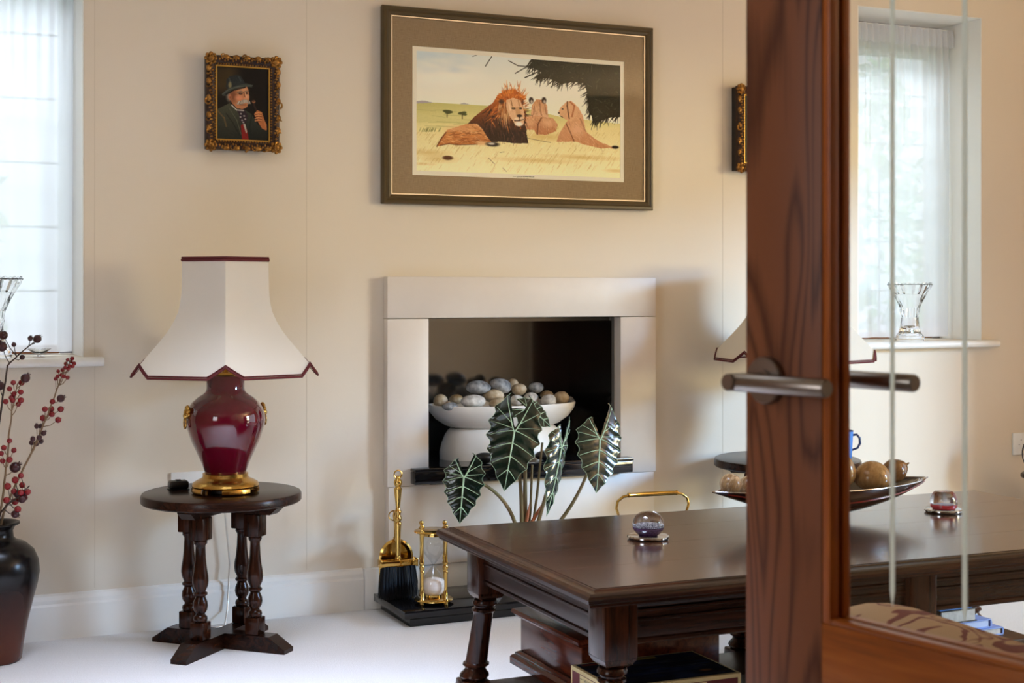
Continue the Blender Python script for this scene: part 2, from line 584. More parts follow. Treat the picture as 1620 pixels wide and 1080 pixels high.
M['tapestry'] = tapestry_mat()
M['paper_edge'] = plain('book_pages', srgb(232, 222, 208), .9, var=srgb(208, 196, 182), vscale=60)
M['book_blue'] = plain('blue_cloth', srgb(66, 128, 196), .5)
M['book_pale'] = plain('periwinkle_cover', srgb(132, 156, 214), .45)
M['book_navy'] = plain('navy_cover', srgb(30, 44, 78), .5)
M['book_dark'] = plain('dark_brown_cover', srgb(34, 26, 22), .5)
M['card_maroon'] = plain('maroon_card', srgb(104, 18, 30), .5)
M['card_cream'] = plain('cream_print', srgb(226, 206, 152), .5)
M['ink'] = plain('black_ink', srgb(34, 28, 22), .7)
M['lawn'] = plain('lawn_grass', srgb(96, 128, 60), .9, var=srgb(132, 158, 88), vscale=3)
M['foliage'] = plain('garden_foliage', srgb(120, 160, 92), .6, var=srgb(170, 200, 130), vscale=4)
M['win_wood'] = plain('window_frame_wood', srgb(140, 84, 46), .5)
M['win_dark'] = plain('window_frame_grey', srgb(186, 184, 194), .5)
M['lead'] = plain('lead_came', srgb(150, 152, 158), .6)
M['added_bookcase'] = wood('bookcase_wood', srgb(14, 8, 5), srgb(24, 14, 9), srgb(34, 20, 13), 'Z', 1.4, .5, .0)
M['uplight'] = plain('black_iron', srgb(20, 18, 17), .5, .6)

# ------------------------------------------------------------------ tiny painter for flat prints (vertex colours)
class Canvas:
    def __init__(s, w, h, corners, bg):
        s.w, s.h = w, h
        s.a = np.zeros((h, w, 3)); s.a[:] = bg
        # homography from photo-crop coordinates to canvas pixels
        A = []; B = []
        for (x, y), (X, Y) in zip(corners, ((0, 0), (w, 0), (w, h), (0, h))):
            A += [[x, y, 1, 0, 0, 0, -X * x, -X * y], [0, 0, 0, x, y, 1, -Y * x, -Y * y]]; B += [X, Y]
        q = np.linalg.solve(np.array(A, float), np.array(B, float))
        s.H = np.append(q, 1).reshape(3, 3)
        s.yy, s.xx = np.mgrid[0:h, 0:w] + .5
        s.k = 1.0

    def m(s, p):
        q = s.H @ np.array([p[0], p[1], 1.0]); return q[:2] / q[2]

    def mask(s, poly):
        P = [s.m(p) for p in poly]
        ins = np.zeros((s.h, s.w), bool)
        n = len(P)
        for i in range(n):
            x1, y1 = P[i]; x2, y2 = P[(i + 1) % n]
            if y1 == y2: continue
            c = ((s.yy > min(y1, y2)) & (s.yy <= max(y1, y2)))
            xi = x1 + (s.yy - y1) * (x2 - x1) / (y2 - y1)
            ins ^= c & (s.xx < xi)
        return ins

    def poly(s, poly, col, jit=0.0):
        k = s.mask(poly)
        s.a[k] = col
        if jit: s.a[k] += RNG.normal(0, jit, (k.sum(), 1)) * np.array([1, .9, .8])
        return k

    def grad(s, poly, c0, c1, y0, y1, axis=1, jit=0.0):
        k = s.mask(poly)
        inv = np.linalg.inv(s.H)
        d = inv[2, 0] * s.xx + inv[2, 1] * s.yy + inv[2, 2]
        cy = (inv[axis, 0] * s.xx + inv[axis, 1] * s.yy + inv[axis, 2]) / d
        t = np.clip((cy - y0) / (y1 - y0), 0, 1)[..., None]
        c = np.array(c0) * (1 - t) + np.array(c1) * t
        s.a[k] = c[k]
        if jit: s.a[k] += RNG.normal(0, jit, (k.sum(), 1))

    def ell(s, cx, cy, rx, ry, col, soft=.15, op=1.0, ang=0.0):
        c = s.m((cx, cy)); e = s.m((cx + rx, cy)); g = s.m((cx, cy + ry))
        a = max(.6, np.hypot(*(e - c))); b = max(.6, np.hypot(*(g - c)))
        dx, dy = s.xx - c[0], s.yy - c[1]
        ca, sa = math.cos(ang), math.sin(ang)
        r = np.sqrt(((dx * ca + dy * sa) / a) ** 2 + ((-dx * sa + dy * ca) / b) ** 2)
        al = (np.clip((1 + soft - r) / (2 * soft), 0, 1) * op)[..., None]
        s.a = s.a * (1 - al) + np.array(col) * al

    def line(s, p, q, col, w=1.0, op=1.0, taper=False):
        w = w * s.k
        p = s.m(p); q = s.m(q)
        x0, x1 = int(max(0, min(p[0], q[0]) - w - 2)), int(min(s.w, max(p[0], q[0]) + w + 3))
        y0, y1 = int(max(0, min(p[1], q[1]) - w - 2)), int(min(s.h, max(p[1], q[1]) + w + 3))
        if x1 <= x0 or y1 <= y0: return
        X = s.xx[y0:y1, x0:x1]; Y = s.yy[y0:y1, x0:x1]
        d = q - p; L2 = max(1e-6, d @ d)
        t = np.clip(((X - p[0]) * d[0] + (Y - p[1]) * d[1]) / L2, 0, 1)
        dist = np.hypot(X - p[0] - t * d[0], Y - p[1] - t * d[1])
        ww = w * (1 - .8 * t) if taper else w
        al = (np.clip(ww / 2 + .5 - dist, 0, 1) * op)[..., None]
        s.a[y0:y1, x0:x1] = s.a[y0:y1, x0:x1] * (1 - al) + np.array(col) * al

    def hatch(s, poly, n, cols, ang, L, R, w=1.0, op=.6):
        m_ = s.mask(poly); xs = [p[0] for p in poly]; ys = [p[1] for p in poly]
        for _ in range(n):
            x, y = R.uniform(min(xs), max(xs)), R.uniform(min(ys), max(ys))
            c_ = s.m((x, y)); i, j = int(c_[1]), int(c_[0])
            if not (0 <= i < s.h and 0 <= j < s.w and m_[i, j]): continue
            a = ang + R.uniform(-.45, .45); l = L * R.uniform(.5, 1.2)
            s.line((x, y), (x + math.cos(a) * l, y + math.sin(a) * l), R.choice(cols), w, op, True)

    def path(s, pts, col, w=1.0, op=1.0):
        for a, b in zip(pts, pts[1:]): s.line(a, b, col, w, op)

    def build(s, name, W, H, mat, parent, y=0.0, loc=(0, 0, 0)):
        """flat sheet W x H in XZ, facing -Y, one face for each canvas cell"""
        xs = np.linspace(-W / 2, W / 2, s.w + 1); zs = np.linspace(H / 2, -H / 2, s.h + 1)
        XX, ZZ = np.meshgrid(xs, zs)
        V = np.stack([XX.ravel(), np.full(XX.size, y), ZZ.ravel()], 1)
        i = np.arange(s.h)[:, None] * (s.w + 1) + np.arange(s.w)[None]
        F = np.stack([i, i + s.w + 1, i + s.w + 2, i + 1], -1).reshape(-1, 4)
        me = bpy.data.meshes.new(name)
        me.vertices.add(len(V)); me.vertices.foreach_set('co', V.astype(np.float32).ravel())
        me.loops.add(F.size); me.loops.foreach_set('vertex_index', F.astype(np.int32).ravel())
        me.polygons.add(len(F)); me.polygons.foreach_set('loop_start', np.arange(0, F.size, 4, dtype=np.int32))
        me.update(calc_edges=True)
        c = np.clip(s.a, 0, 255) / 255.0
        lin = np.where(c <= .04045, c / 12.92, ((c + .055) / 1.055) ** 2.4).reshape(-1, 3)
        rgba = np.concatenate([lin, np.ones((len(lin), 1))], 1)
        at = me.color_attributes.new('print', 'FLOAT_COLOR', 'CORNER')
        at.data.foreach_set('color', np.repeat(rgba, 4, 0).astype(np.float32).ravel())
        me.materials.append(mat)
        o = bpy.data.objects.new(name, me); COL.objects.link(o); o.parent = parent; o.location = loc
        return o

# ================================================================== STRUCTURE
WY = 4.68            # face of the back wall
CEIL = 2.44
XL, XR, YF = -1.6, 4.95, -2.2


def wall_cells(name, u, z, holes, t, axis, mat, label):
    us = sorted(set([u[0], u[1]] + [h[0] for h in holes] + [h[1] for h in holes]))
    zs = sorted(set([z[0], z[1]] + [h[2] for h in holes] + [h[3] for h in holes]))
    def solid(i, j):
        if i < 0 or j < 0 or i >= len(us) - 1 or j >= len(zs) - 1: return False
        cu, cz = (us[i] + us[i + 1]) / 2, (zs[j] + zs[j + 1]) / 2
        return not any(h[0] < cu < h[1] and h[2] < cz < h[3] for h in holes)
    mb = MB()
    def P(a, b, c): return (a, c, b) if axis == 'X' else (c, a, b)
    for i in range(len(us) - 1):
        for j in range(len(zs) - 1):
            if not solid(i, j): continue
            a, b, c, d = us[i], us[i + 1], zs[j], zs[j + 1]
            t0, t1 = t
            mb.add([P(a, c, t0), P(b, c, t0), P(b, d, t0), P(a, d, t0)], [(0, 1, 2, 3)])
            mb.add([P(a, c, t1), P(b, c, t1), P(b, d, t1), P(a, d, t1)], [(0, 3, 2, 1)])
            if not solid(i - 1, j): mb.add([P(a, c, t0), P(a, d, t0), P(a, d, t1), P(a, c, t1)], [(0, 1, 2, 3)])
            if not solid(i + 1, j): mb.add([P(b, c, t0), P(b, d, t0), P(b, d, t1), P(b, c, t1)], [(0, 3, 2, 1)])
            if not solid(i, j - 1): mb.add([P(a, c, t0), P(b, c, t0), P(b, c, t1), P(a, c, t1)], [(0, 3, 2, 1)])
            if not solid(i, j + 1): mb.add([P(a, d, t0), P(b, d, t0), P(b, d, t1), P(a, d, t1)], [(0, 1, 2, 3)])
    me = bpy.data.meshes.new(name); me.from_pydata(mb.v, [], mb.f)
    bm = bmesh.new(); bm.from_mesh(me)
    bmesh.ops.remove_doubles(bm, verts=bm.verts[:], dist=1e-5)
    bmesh.ops.recalc_face_normals(bm, faces=bm.faces[:])
    bm.to_mesh(me); bm.free()
    me.materials.append(mat)
    o = bpy.data.objects.new(name, me); COL.objects.link(o)
    return tag(o, label, 'wall', kind='structure')


WIN1 = (0.0, 0.629, 0.885, 2.255)
WIN2 = (3.665, 4.315, 0.885, 2.255)
NICHE = (1.786, 2.543, 0.475, 1.0)
wall_cells('wall_back', (XL, XR), (0, CEIL), [WIN1, WIN2, NICHE], (WY, 5.05), 'X', M['wall'],
           'cream painted wall with the fireplace and the framed pictures')
for jx_ in (.662, 1.358, 3.02):
    jo = MB().box(jx_ - .0008, jx_ + .0008, WY - .0004, WY - .00005, .15, CEIL - .01).build('paper_joint', plain('paper_joint', srgb(206, 192, 170), .7) if jx_ == .662 else bpy.data.materials['paper_joint'], bpy.data.objects['wall_back'], ang=0)
RW = (0.98, 3.74, 0.06, 1.98)
wall_cells('wall_right', (YF, 5.05), (0, CEIL), [RW], (XR, XR + .25), 'Y', M['wall_tan'], 'tan painted side wall right of the fireplace')
LW = (0.75, 2.05, 0.90, 2.12)
wall_cells('wall_left', (YF, 5.05), (0, CEIL), [LW], (XL - .25, XL), 'Y', M['wall_tan'], 'tan painted side wall left of the fireplace')
wall_cells('wall_front', (XL, XR), (0, CEIL), [], (YF - .1, YF), 'X', M['wall_tan'], 'tan painted wall behind the viewer')
wall_cells('wall_partition', (1.145, XR), (0, CEIL), [], (0.40, 0.52), 'X', M['wall'], 'cream painted partition beside the glazed oak door')
tag(MB().box(XL - .25, XR + .25, YF - .1, 5.05, -.05, 0).build('floor', M['carpet'], ang=0), 'pale cream fitted carpet', 'floor', kind='structure')
cm = MB()
RL = (.15, 1.35, 2.4, 3.6)      # opening added for the overhead fill lamp
for q in ((XL - .25, RL[0], YF - .1, 5.05), (RL[1], XR + .25, YF - .1, 5.05), (RL[0], RL[1], YF - .1, RL[2]), (RL[0], RL[1], RL[3], 5.05)): cm.box(*q, CEIL, CEIL + .05)
tag(cm.build('ceiling', M['ceiling'], ang=0), 'plain pale ceiling with a square opening added for fill light', 'ceiling', kind='structure')
sh_ = MB()
for q in ((RL[0] - .03, RL[0], RL[2] - .03, RL[3] + .03), (RL[1], RL[1] + .03, RL[2] - .03, RL[3] + .03), (RL[0], RL[1], RL[2] - .03, RL[2]), (RL[0], RL[1], RL[3], RL[3] + .03)): sh_.box(*q, CEIL + .051, 3.0)
tag(sh_.build('trim_5', M['trim'], ang=0), 'white lined shaft added to confine the overhead fill light', 'fill_shaft', kind='structure')

# faint paper joints on the back wall are left to the paint; skirting board in two runs and a plinth under the surround
def skirting(name, x0, x1, label):
    mb = MB()
    prof = [(WY, 0), (WY - .020, 0), (WY - .020, .105), (WY - .016, .112), (WY - .016, .124), (WY - .010, .136), (WY, .142)]
    n = len(prof)
    mb.add([(x0, y, z) for y, z in prof] + [(x1, y, z) for y, z in prof],
           [tuple(range(n)), tuple(range(2 * n - 1, n - 1, -1))] + [(i, (i + 1) % n, n + (i + 1) % n, n + i) for i in range(n)])
    return tag(mb.build(name, M['trim'], ang=20), label, 'skirting board', kind='structure')


skirting('baseboard_back_left', XL, 1.555, 'white moulded skirting board left of the hearth')
skirting('baseboard_back_right', 2.78, XR, 'white moulded skirting board right of the hearth')
tag(MB().box(1.557, 2.778, WY - .026, WY, 0, .140, .002).build('trim_1', M['trim']), 'white plinth board under the stone fire surround', 'skirting board', kind='structure')
tag(MB().box(1.145, XR, .52, .54, 0, .14, .002).build('baseboard_partition', M['trim']), 'white skirting board on the partition', 'skirting board', kind='structure')


# windows
def window(name, w, label):
    x0, x1, z0, z1 = w
    t = thing(name, label, 'window', ((x0 + x1) / 2, 4.96, z0), kind='structure')
    hw = (x1 - x0) / 2; hh = z1 - z0
    f = MB()
    f.box(-hw + .003, -hw + .045, -.025, .03, .003, hh - .003, .003)
    f.box(hw - .045, hw - .003, -.025, .03, .003, hh - .003, .003)
    f.box(-hw + .045, hw - .045, -.025, .03, hh - .14, hh - .003, .003)
    f.build('window_frame', M['win_dark'], t)
    MB().box(-hw + .045, hw - .045, -.025, .03, .003, .030, .003).build('bottom_rail', M['win_wood'], t)
    g = MB().box(-hw + .046, hw - .046, .0, .004, .030, hh - .141).build('pane', M['glass_window'], t)
    for s_ in (-1, 1):
        a, b = sorted((s_ * (hw - .0005), s_ * (hw - .004)))
        MB().box(a, b, 4.6805 - 4.96, -.026, .001, hh - .0045).build('reveal_board', M['trim'], t, ang=0)
    MB().box(-hw + .0005, hw - .0005, 4.6805 - 4.96, -.026, hh - .004, hh - .0005).build('reveal_board', M['trim'], t, ang=0)
    z = .21
    while z < hh - .15:
        MB().box(-hw + .046, hw - .046, -.006, -.0005, z - .004, z + .004).build('glazing_bar', M['lead'], t)
        z += .213
    MB().box(-.004, .004, -.013, -.007, .031, hh - .142).build('glazing_bar', M['lead'], t)
    # white sill board, rounded nose, with ears past the reveal
    s = MB()
    prof = [(.07, .0), (-.29, .0), (-.312, -.003), (-.318, -.012), (-.312, -.022), (-.29, -.026), (.07, -.026)]
    n = len(prof)
    return t


window('window_1', WIN1, 'narrow leaded window behind a sheer curtain left of the lamp')
window('window_2', WIN2, 'narrow leaded window behind a sheer curtain right of the oak door stile')


def sill(name, w, label):
    x0, x1, z0, z1 = w
    mb = MB()
    nose = [(WY - .001, 0.0), (WY - .042, 0), (WY - .050, -.005), (WY - .053, -.014), (WY - .050, -.024), (WY - .042, -.028), (WY - .001, -.028)]
    a, b = x0 - .055, x1 + .055
    n = len(nose)
    mb.add([(a, y, z0 + .001 + z) for y, z in nose] + [(b, y, z0 + .001 + z) for y, z in nose],
           [tuple(range(n)), tuple(range(2 * n - 1, n - 1, -1))] + [(i, (i + 1) % n, n + (i + 1) % n, n + i) for i in range(n)])
    return tag(mb.build(name, M['trim'], ang=50), label, 'window sill', kind='structure')


sill('trim_2', WIN1, 'white window sill above the berry branches')
sill('trim_3', WIN2, 'white window sill behind the glass of the oak door')


def far_window(name, axis_x, y0, y1, z0, z1, bars, label):
    t = thing(name, label, 'window', (axis_x, (y0 + y1) / 2, z0), kind='structure')
    hw = (y1 - y0) / 2; hh = z1 - z0
    f = MB()
    f.box(-.03, .03, -hw + .002, -hw + .06, .002, hh - .002, .003)
    f.box(-.03, .03, hw - .06, hw - .002, .002, hh - .002, .003)
    f.box(-.03, .03, -hw + .06, hw - .06, hh - .06, hh - .002, .003)
    f.box(-.03, .03, -hw + .06, hw - .06, .002, .06, .003)
    f.build('window_frame', M['trim'], t)
    for k in range(1, bars):
        y = -hw + (2 * hw) * k / bars
        MB().box(-.02, .02, y - .02, y + .02, .061, hh - .061).build('mullion', M['trim'], t)
    return t


far_window('window_3', XR + .12, RW[0], RW[1], RW[2], RW[3], 4, 'white framed garden window in the right-hand wall')
far_window('window_4', XL - .12, LW[0], LW[1], LW[2], LW[3], 4, 'white framed window in the left-hand wall')

# garden seen through the voile
tag(MB().box(-6, 10, 5.06, 16, -.35, -.30).build('lawn', M['lawn'], ang=0), 'green lawn outside the windows', 'lawn', kind='structure')


def shrub(loc, rx, rz, n, label, seed):
    r = random.Random(seed)
    t = thing('garden_shrub', label, 'shrub', loc, group='garden shrubs outside')
    mb = MB()
    for _ in range(n):
        a, h = r.uniform(0, 2 * PI), r.uniform(0.05, 1)
        rad = rx * math.sqrt(r.uniform(.3, 1)) * math.sqrt(max(.05, 1 - (2 * h - .9) ** 2 * .7))
        c = Vector((rad * math.cos(a), rad * math.sin(a) * .7, .25 + h * rz))
        s = r.uniform(.05, .10)
        Mx = T(*c) @ Euler((r.uniform(-1, 1), r.uniform(-1, 1), r.uniform(0, 6))).to_matrix().to_4x4()
        mb.add([(-s, 0, 0), (0, -s * .5, .01), (s, 0, 0), (0, s * .5, .01)], [(0, 1, 2, 3)], Mx)
    mb.build('foliage', M['foliage'], t, ang=0)
    MB().tube([(0, 0, 0), (.03, .02, .4), (0, .04, .9)], [.05, .04, .03]).build('trunk', M['twig'], t)


shrub((0.1, 7.4, -.30), .55, 2.6, 900, 'tall green shrub outside the left window', 3)
shrub((6.2, 7.9, -.30), .60, 2.7, 900, 'tall green shrub outside the right window', 4)
shrub((5.2, 9.4, -.30), .70, 2.0, 800, 'lower green shrub farther off outside the right window', 5)


# sheer curtains
def curtain(w, label, seed):
    x0, x1, z0, z1 = w
    r = random.Random(seed)
    t = thing('sheer_curtain', label, 'curtain', ((x0 + x1) / 2, 4.862, z0), group='sheer curtains')
    hw = (x1 - x0) / 2 - .006; hh = z1 - z0
    nx, nz = 150, 26
    phs = [r.uniform(0, 6.28) for _ in range(5)]
    def fold(u, v):   # v 0 bottom .. 1 top
        tight = math.sin(u * 95 + phs[0]) * .010 * max(0, (v - .55) / .45)
        broad = (math.sin(u * 21 + phs[1] + .8 * math.sin(v * 2 + phs[2])) + .6 * math.sin(u * 37 + phs[3] + v)) * .014 * (1 - .55 * v)
        return tight + broad
    vs = []; fs = []
    for j in range(nz + 1):
        v = j / nz
        z = .012 + v * (hh - .055)
        for i in range(nx + 1):
            u = i / nx
            x = -hw + 2 * hw * u - (.006 * (1 - v) * max(0, (u - .75) / .25) ** 1.5)
            vs.append((x, fold(u, v), z))
    for j in range(nz):
        for i in range(nx):
            a = j * (nx + 1) + i
            fs.append((a, a + 1, a + nx + 2, a + nx + 1))
    MB().add(vs, fs).build('voile', M['sheer'], t, ang=180)
    # gathered heading doubled over the wire
    vs = []; fs = []
    for j in range(5):
        v = j / 4
        for i in range(nx + 1):
            u = i / nx
            vs.append((-hw + 2 * hw * u, -.016 + math.sin(u * 120 + phs[4] + v) * .008 - .004 * math.sin(v * PI), hh - .105 + v * .075 + .004 * math.sin(u * 70 + v * 3)))
    for j in range(4):
        for i in range(nx):
            a = j * (nx + 1) + i
            fs.append((a, a + 1, a + nx + 2, a + nx + 1))
    MB().add(vs, fs).build('gathered_heading', M['sheer'], t, ang=180)
    MB().tube([(-hw, -.002, hh - .03), (hw, -.002, hh - .03)], .005, 8).build('curtain_wire', M['white_plastic'], t)


curtain(WIN1, 'white sheer voile curtain in the left window', 1)
curtain(WIN2, 'white sheer voile curtain in the right window', 2)

# ================================================================== FIREPLACE
FY = WY - .045       # face of the stone surround
fp = thing('fire_surround', 'pale limestone fire surround with black slate lined recess', 'fireplace', (2.165, WY, 0), kind='structure')
x0, x1 = 1.632 - 2.165, 2.695 - 2.165
a0, a1 = NICHE[0] - 2.165, NICHE[1] - 2.165
fy = FY - WY
MB().box(x0, x1, fy, -.001, 1.001, 1.145, .002).build('lintel', M['stone'], fp)
MB().box(x0, a0 - .002, fy, -.001, .42, .999, .002).build('jamb', M['stone'], fp)
MB().box(a1 + .002, x1, fy, -.001, .42, .999, .002).build('jamb', M['stone'], fp)
MB().box(x0 + .006, x1 - .006, fy + .004, -.001, .1405, .4185, .002).build('base_panel', M['stone'], fp)
# recess lining (slate panels)
MB().box(a0 + .001, a1 - .001, .352, .366, .003 + .475, .998).build('back_panel', M['niche'], fp)
MB().box(a0 + .001, a0 + .012, .0, .351, .478, .998).build('side_panel', M['niche'], fp)
MB().box(a1 - .012, a1 - .001, .0, .351, .478, .998).build('side_panel', M['niche'], fp)
MB().box(a0 + .013, a1 - .013, .0, .351, .985, .998).build('top_panel', M['niche'], fp)
MB().box(a0 + .013, a1 - .013, -.03, .351, .4755, .480).build('recess_floor', M['granite'], fp)
s = MB().box(1.715 - 2.165, 2.572 - 2.165, fy - .045, -.045 - .001, .428, .470, .003)
s.box(a0 + .004, a1 - .004, fy + .001, -.001, .4195, .4745, .001)
s.box(1.715 - 2.165, 2.572 - 2.165, fy - .052, -.046, .471, .482, .002)
s.build('granite_shelf', M['granite'], fp)

hearth = thing('hearth', 'low black granite hearth slab on the carpet below the fireplace', 'hearth', (2.165, 4.5, 0), kind='structure')
MB().box(-.552, .552, -.140, .151, 0, .030, .001).build('plinth', M['granite'], hearth)
MB().box(-.578, .578, -.160, .152, .0305, .055, .002).build('slab', M['granite'], hearth)

# ================================================================== GLAZED OAK DOOR (hinged on the right, near the viewer)
DA = math.radians(12.0)
dt = thing('door_1', 'open oak door with clear etched glass and steel lever handles', 'door', (0.9005, 1.3485, 0), DA, kind='structure')
# local frame: +Y towards the free edge (y=0 there), -X face looks at the viewer
TH = .034; SW = .111; DW = .762; DH = 2.03; RT = .746
MB().box(0, TH, -SW, 0, .006, DH, .0015).build('lock_stile', M['oak'], dt)
MB().box(0, TH, -DW, -DW + SW, .006, DH, .0015).build('hinge_stile', M['oak'], dt)
MB().box(0, TH, -DW + SW, -SW, .60, RT, .001).build('middle_rail', M['oak_h'], dt)
MB().box(0, TH, -DW + SW, -SW, DH - .11, DH, .001).build('top_rail', M['oak_h'], dt)
MB().box(0, TH, -DW + SW, -SW, .006, .22, .001).build('bottom_rail', M['oak_h'], dt)
MB().box(.010, TH - .010, -DW + SW, -SW, .22, .60).build('lower_panel', M['oak_h'], dt)
# glazing beads each side of the pane
for sx0, sx1 in ((.001, .0145), (.0215, TH - .001)):
    MB().box(sx0, sx1, -SW - .011, -SW - .0002, RT + .0002, DH - .11, .001).build('glazing_bead', M['oak_edge'], dt)
    MB().box(sx0, sx1, -DW + SW + .0002, -DW + SW + .011, RT + .0002, DH - .11, .001).build('glazing_bead', M['oak_edge'], dt)
    MB().box(sx0, sx1, -DW + SW + .0115, -SW - .0115, RT + .0002, RT + .006, .001).build('glazing_bead', M['oak_h'], dt)
MB().box(.0155, .0205, -DW + SW + .002, -SW - .002, RT + .002, DH - .112).build('glass_pane', M['glass_pane'], dt)
for sy in (-.192, -.279, -.366, -.453):
    mb = MB()
    pts = [(-.0028, RT + .045), (0, RT + .030), (.0028, RT + .045), (.0028, DH - .15), (0, DH - .135), (-.0028, DH - .15)]
    mb.add([(.0147, sy + y, z) for y, z in pts] + [(.0154, sy + y, z) for y, z in pts],
           [(0, 1, 2, 3, 4, 5), (11, 10, 9, 8, 7, 6)] + [(i, (i + 1) % 6, 6 + (i + 1) % 6, 6 + i) for i in range(6)])
    mb.build('etched_line', M['frost'], dt, ang=0)
for sgn, xb in ((-1, 0.0), (1, TH)):
    h = MB()
    Mx = T(xb, -.034, 1.0) @ RY(sgn * PI / 2)
    h.lathe([(0, 0), (.0262, 0), (.0262, .006), (.0245, .0085), (.013, .0088), (.013, .012), (0, .012)], 40, Mx)
    rose = h.build('handle_rose', M['steel'], dt)
    h = MB()
    h.lathe([(0, .012), (.0095, .012), (.0095, .062), (.0088, .0635), (0, .0635)], 28, Mx)
    y = -.034
    h.lathe([(0, 0), (.0088, 0), (.0098, .002), (.0098, .128), (.0085, .131), (0, .131)], 28, T(xb + sgn * .053, y + .0, 1.0) @ RX(PI / 2))
    h.build('lever_handle', M['steel'], dt)
# door lining post that carries the hinges
tag(MB().box(1.10, 1.144, .40, .54, 0, 2.12, .002).build('trim_4', M['oak_edge']), 'oak door lining post at the hinge side', 'door frame', kind='structure')

# ================================================================== PICTURES
def lion_print(parent, W, H, loc):
    c = Canvas(440, 252, ((72, 80), (1520, 182), (1512, 982), (70, 928)), (236, 232, 216))
    R = random.Random(5)
    c.k = 1.35
    full = [(40, 40), (1560, 100), (1560, 1000), (40, 960)]
    c.grad(full, (222, 226, 218), (244, 236, 214), 100, 480)
    for _ in range(26): c.ell(R.uniform(70, 420), R.uniform(80, 230), R.uniform(30, 90), R.uniform(10, 28), (186, 204, 214), .7, .22)
    for _ in range(16): c.ell(R.uniform(110, 480), R.uniform(180, 300), R.uniform(50, 120), R.uniform(18, 40), (244, 238, 222), .7, .3)
    c.poly([(60, 440), (120, 432), (190, 448), (190, 470), (60, 470)], (172, 164, 168))
    c.poly([(380, 456), (410, 448), (450, 462), (380, 470)], (176, 172, 172))
    land = [(60, 455), (220, 448), (400, 458), (560, 468), (850, 490), (1080, 545), (1300, 572), (1540, 600), (1540, 1020), (60, 1000)]
    c.grad(land, (196, 188, 118), (236, 222, 160), 455, 660, jit=3)
    c.poly([(60, 520), (160, 540), (330, 560), (520, 560), (430, 600), (200, 585), (60, 590)], (212, 202, 136), 3)
    for _ in range(14):
        x = R.uniform(60, 500); y = R.uniform(470, 640)
        c.line((x, y), (x + R.uniform(80, 200), y + R.uniform(2, 14)), (178, 172, 108), 1.2, .5)
    c.grad([(60, 650), (700, 640), (1540, 625), (1540, 1020), (60, 1000)], (232, 216, 156), (246, 236, 190), 640, 960, jit=3)
    for cx, cy, w in ((288, 515, 44), (395, 526, 30)):
        for _ in range(8): c.ell(cx + R.uniform(-w, w) * .7, cy + R.uniform(-8, 6), w * .45, 8, (74, 78, 42), .3, .9)
        c.line((cx, cy + 5), (cx, cy + 36), (80, 66, 40), 1.3)
    # straw and ochre washes
    for x, y, w, h in ((150, 800, 120, 18), (900, 855, 220, 14), (1250, 835, 200, 14), (1480, 930, 60, 10), (120, 880, 60, 8), (230, 845, 90, 20), (980, 690, 120, 22)):
        c.ell(x, y, w, h, (206, 170, 96), .8, .55)
    for _ in range(420):
        x, y = R.uniform(70, 1510), R.uniform(640, 950)
        L = R.uniform(15, 45)
        c.line((x, y), (x + L * .7, y - L), R.choice([(206, 180, 112), (250, 242, 206), (188, 158, 92), (226, 206, 146)]), .9, .45)
    for _ in range(24):
        x = R.uniform(80, 240); c.line((x, 652), (x + R.uniform(4, 14), R.uniform(622, 640)), (128, 122, 70), 1.0, .6)
    for p, q in (((580, 840), (620, 880)), ((660, 800), (690, 796)), ((680, 910), (705, 935)), ((860, 700), (1020, 730))): c.line(p, q, (120, 96, 70), 1.0, .7)
    # lioness seen from behind
    c.grad([(838, 545), (900, 540), (960, 535), (1040, 560), (1070, 600), (1058, 650), (985, 676), (920, 672), (900, 640), (838, 636)], (214, 160, 118), (186, 122, 82), 540, 680, jit=5)
    FUR = [(236, 192, 152), (166, 108, 70), (222, 168, 124), (140, 86, 56), (244, 208, 172)]
    c.hatch([(838, 545), (900, 540), (960, 535), (1040, 560), (1070, 600), (1058, 650), (985, 676), (920, 672), (900, 640), (838, 636)], 130, FUR, 1.1, 26, R, .9, .55)
    c.path([(955, 555), (930, 600), (925, 670)], (112, 66, 42), 2.2, .8)
    c.ell(1000, 590, 34, 26, (226, 178, 138), .6, .7); c.ell(880, 590, 26, 22, (222, 172, 130), .6, .6)
    c.grad([(878, 545), (888, 465), (918, 425), (972, 425), (996, 470), (1004, 556), (940, 540)], (206, 150, 104), (220, 176, 138), 425, 550, jit=5)
    c.hatch([(878, 545), (888, 465), (918, 425), (972, 425), (996, 470), (1004, 556), (940, 540)], 90, FUR, 1.5, 24, R, .9, .55)
    c.path([(940, 440), (948, 500), (955, 540)], (130, 78, 48), 1.4, .7); c.path([(905, 470), (900, 530)], (150, 92, 60), 1.6, .7); c.path([(980, 465), (990, 530)], (140, 86, 56), 1.6, .7)
    for ex in (883, 974):
        c.ell(ex, 431, 16, 22, (52, 40, 34), .25); c.ell(ex + 3, 440, 8, 12, (206, 190, 170), .3, .9)
    # lioness in profile on the right
    c.grad([(1150, 450), (1215, 475), (1250, 540), (1268, 650), (1330, 700), (1400, 742), (1455, 765), (1380, 772), (1250, 742), (1200, 722), (1060, 724), (1085, 660), (1128, 590), (1150, 560)], (220, 172, 132), (198, 138, 96), 460, 760, jit=5)
    c.hatch([(1150, 450), (1215, 475), (1250, 540), (1268, 650), (1330, 700), (1400, 742), (1455, 765), (1380, 772), (1250, 742), (1200, 722), (1060, 724), (1085, 660), (1128, 590), (1150, 560)], 220, FUR, 1.0, 30, R, .9, .55)
    c.path([(1130, 595), (1160, 660), (1185, 720)], (120, 70, 44), 2.0, .8); c.path([(1268, 650), (1230, 560)], (150, 100, 70), 2.0, .6)
    c.ell(1205, 640, 44, 40, (230, 184, 148), .6, .6); c.ell(1110, 690, 34, 26, (206, 148, 108), .6, .6)
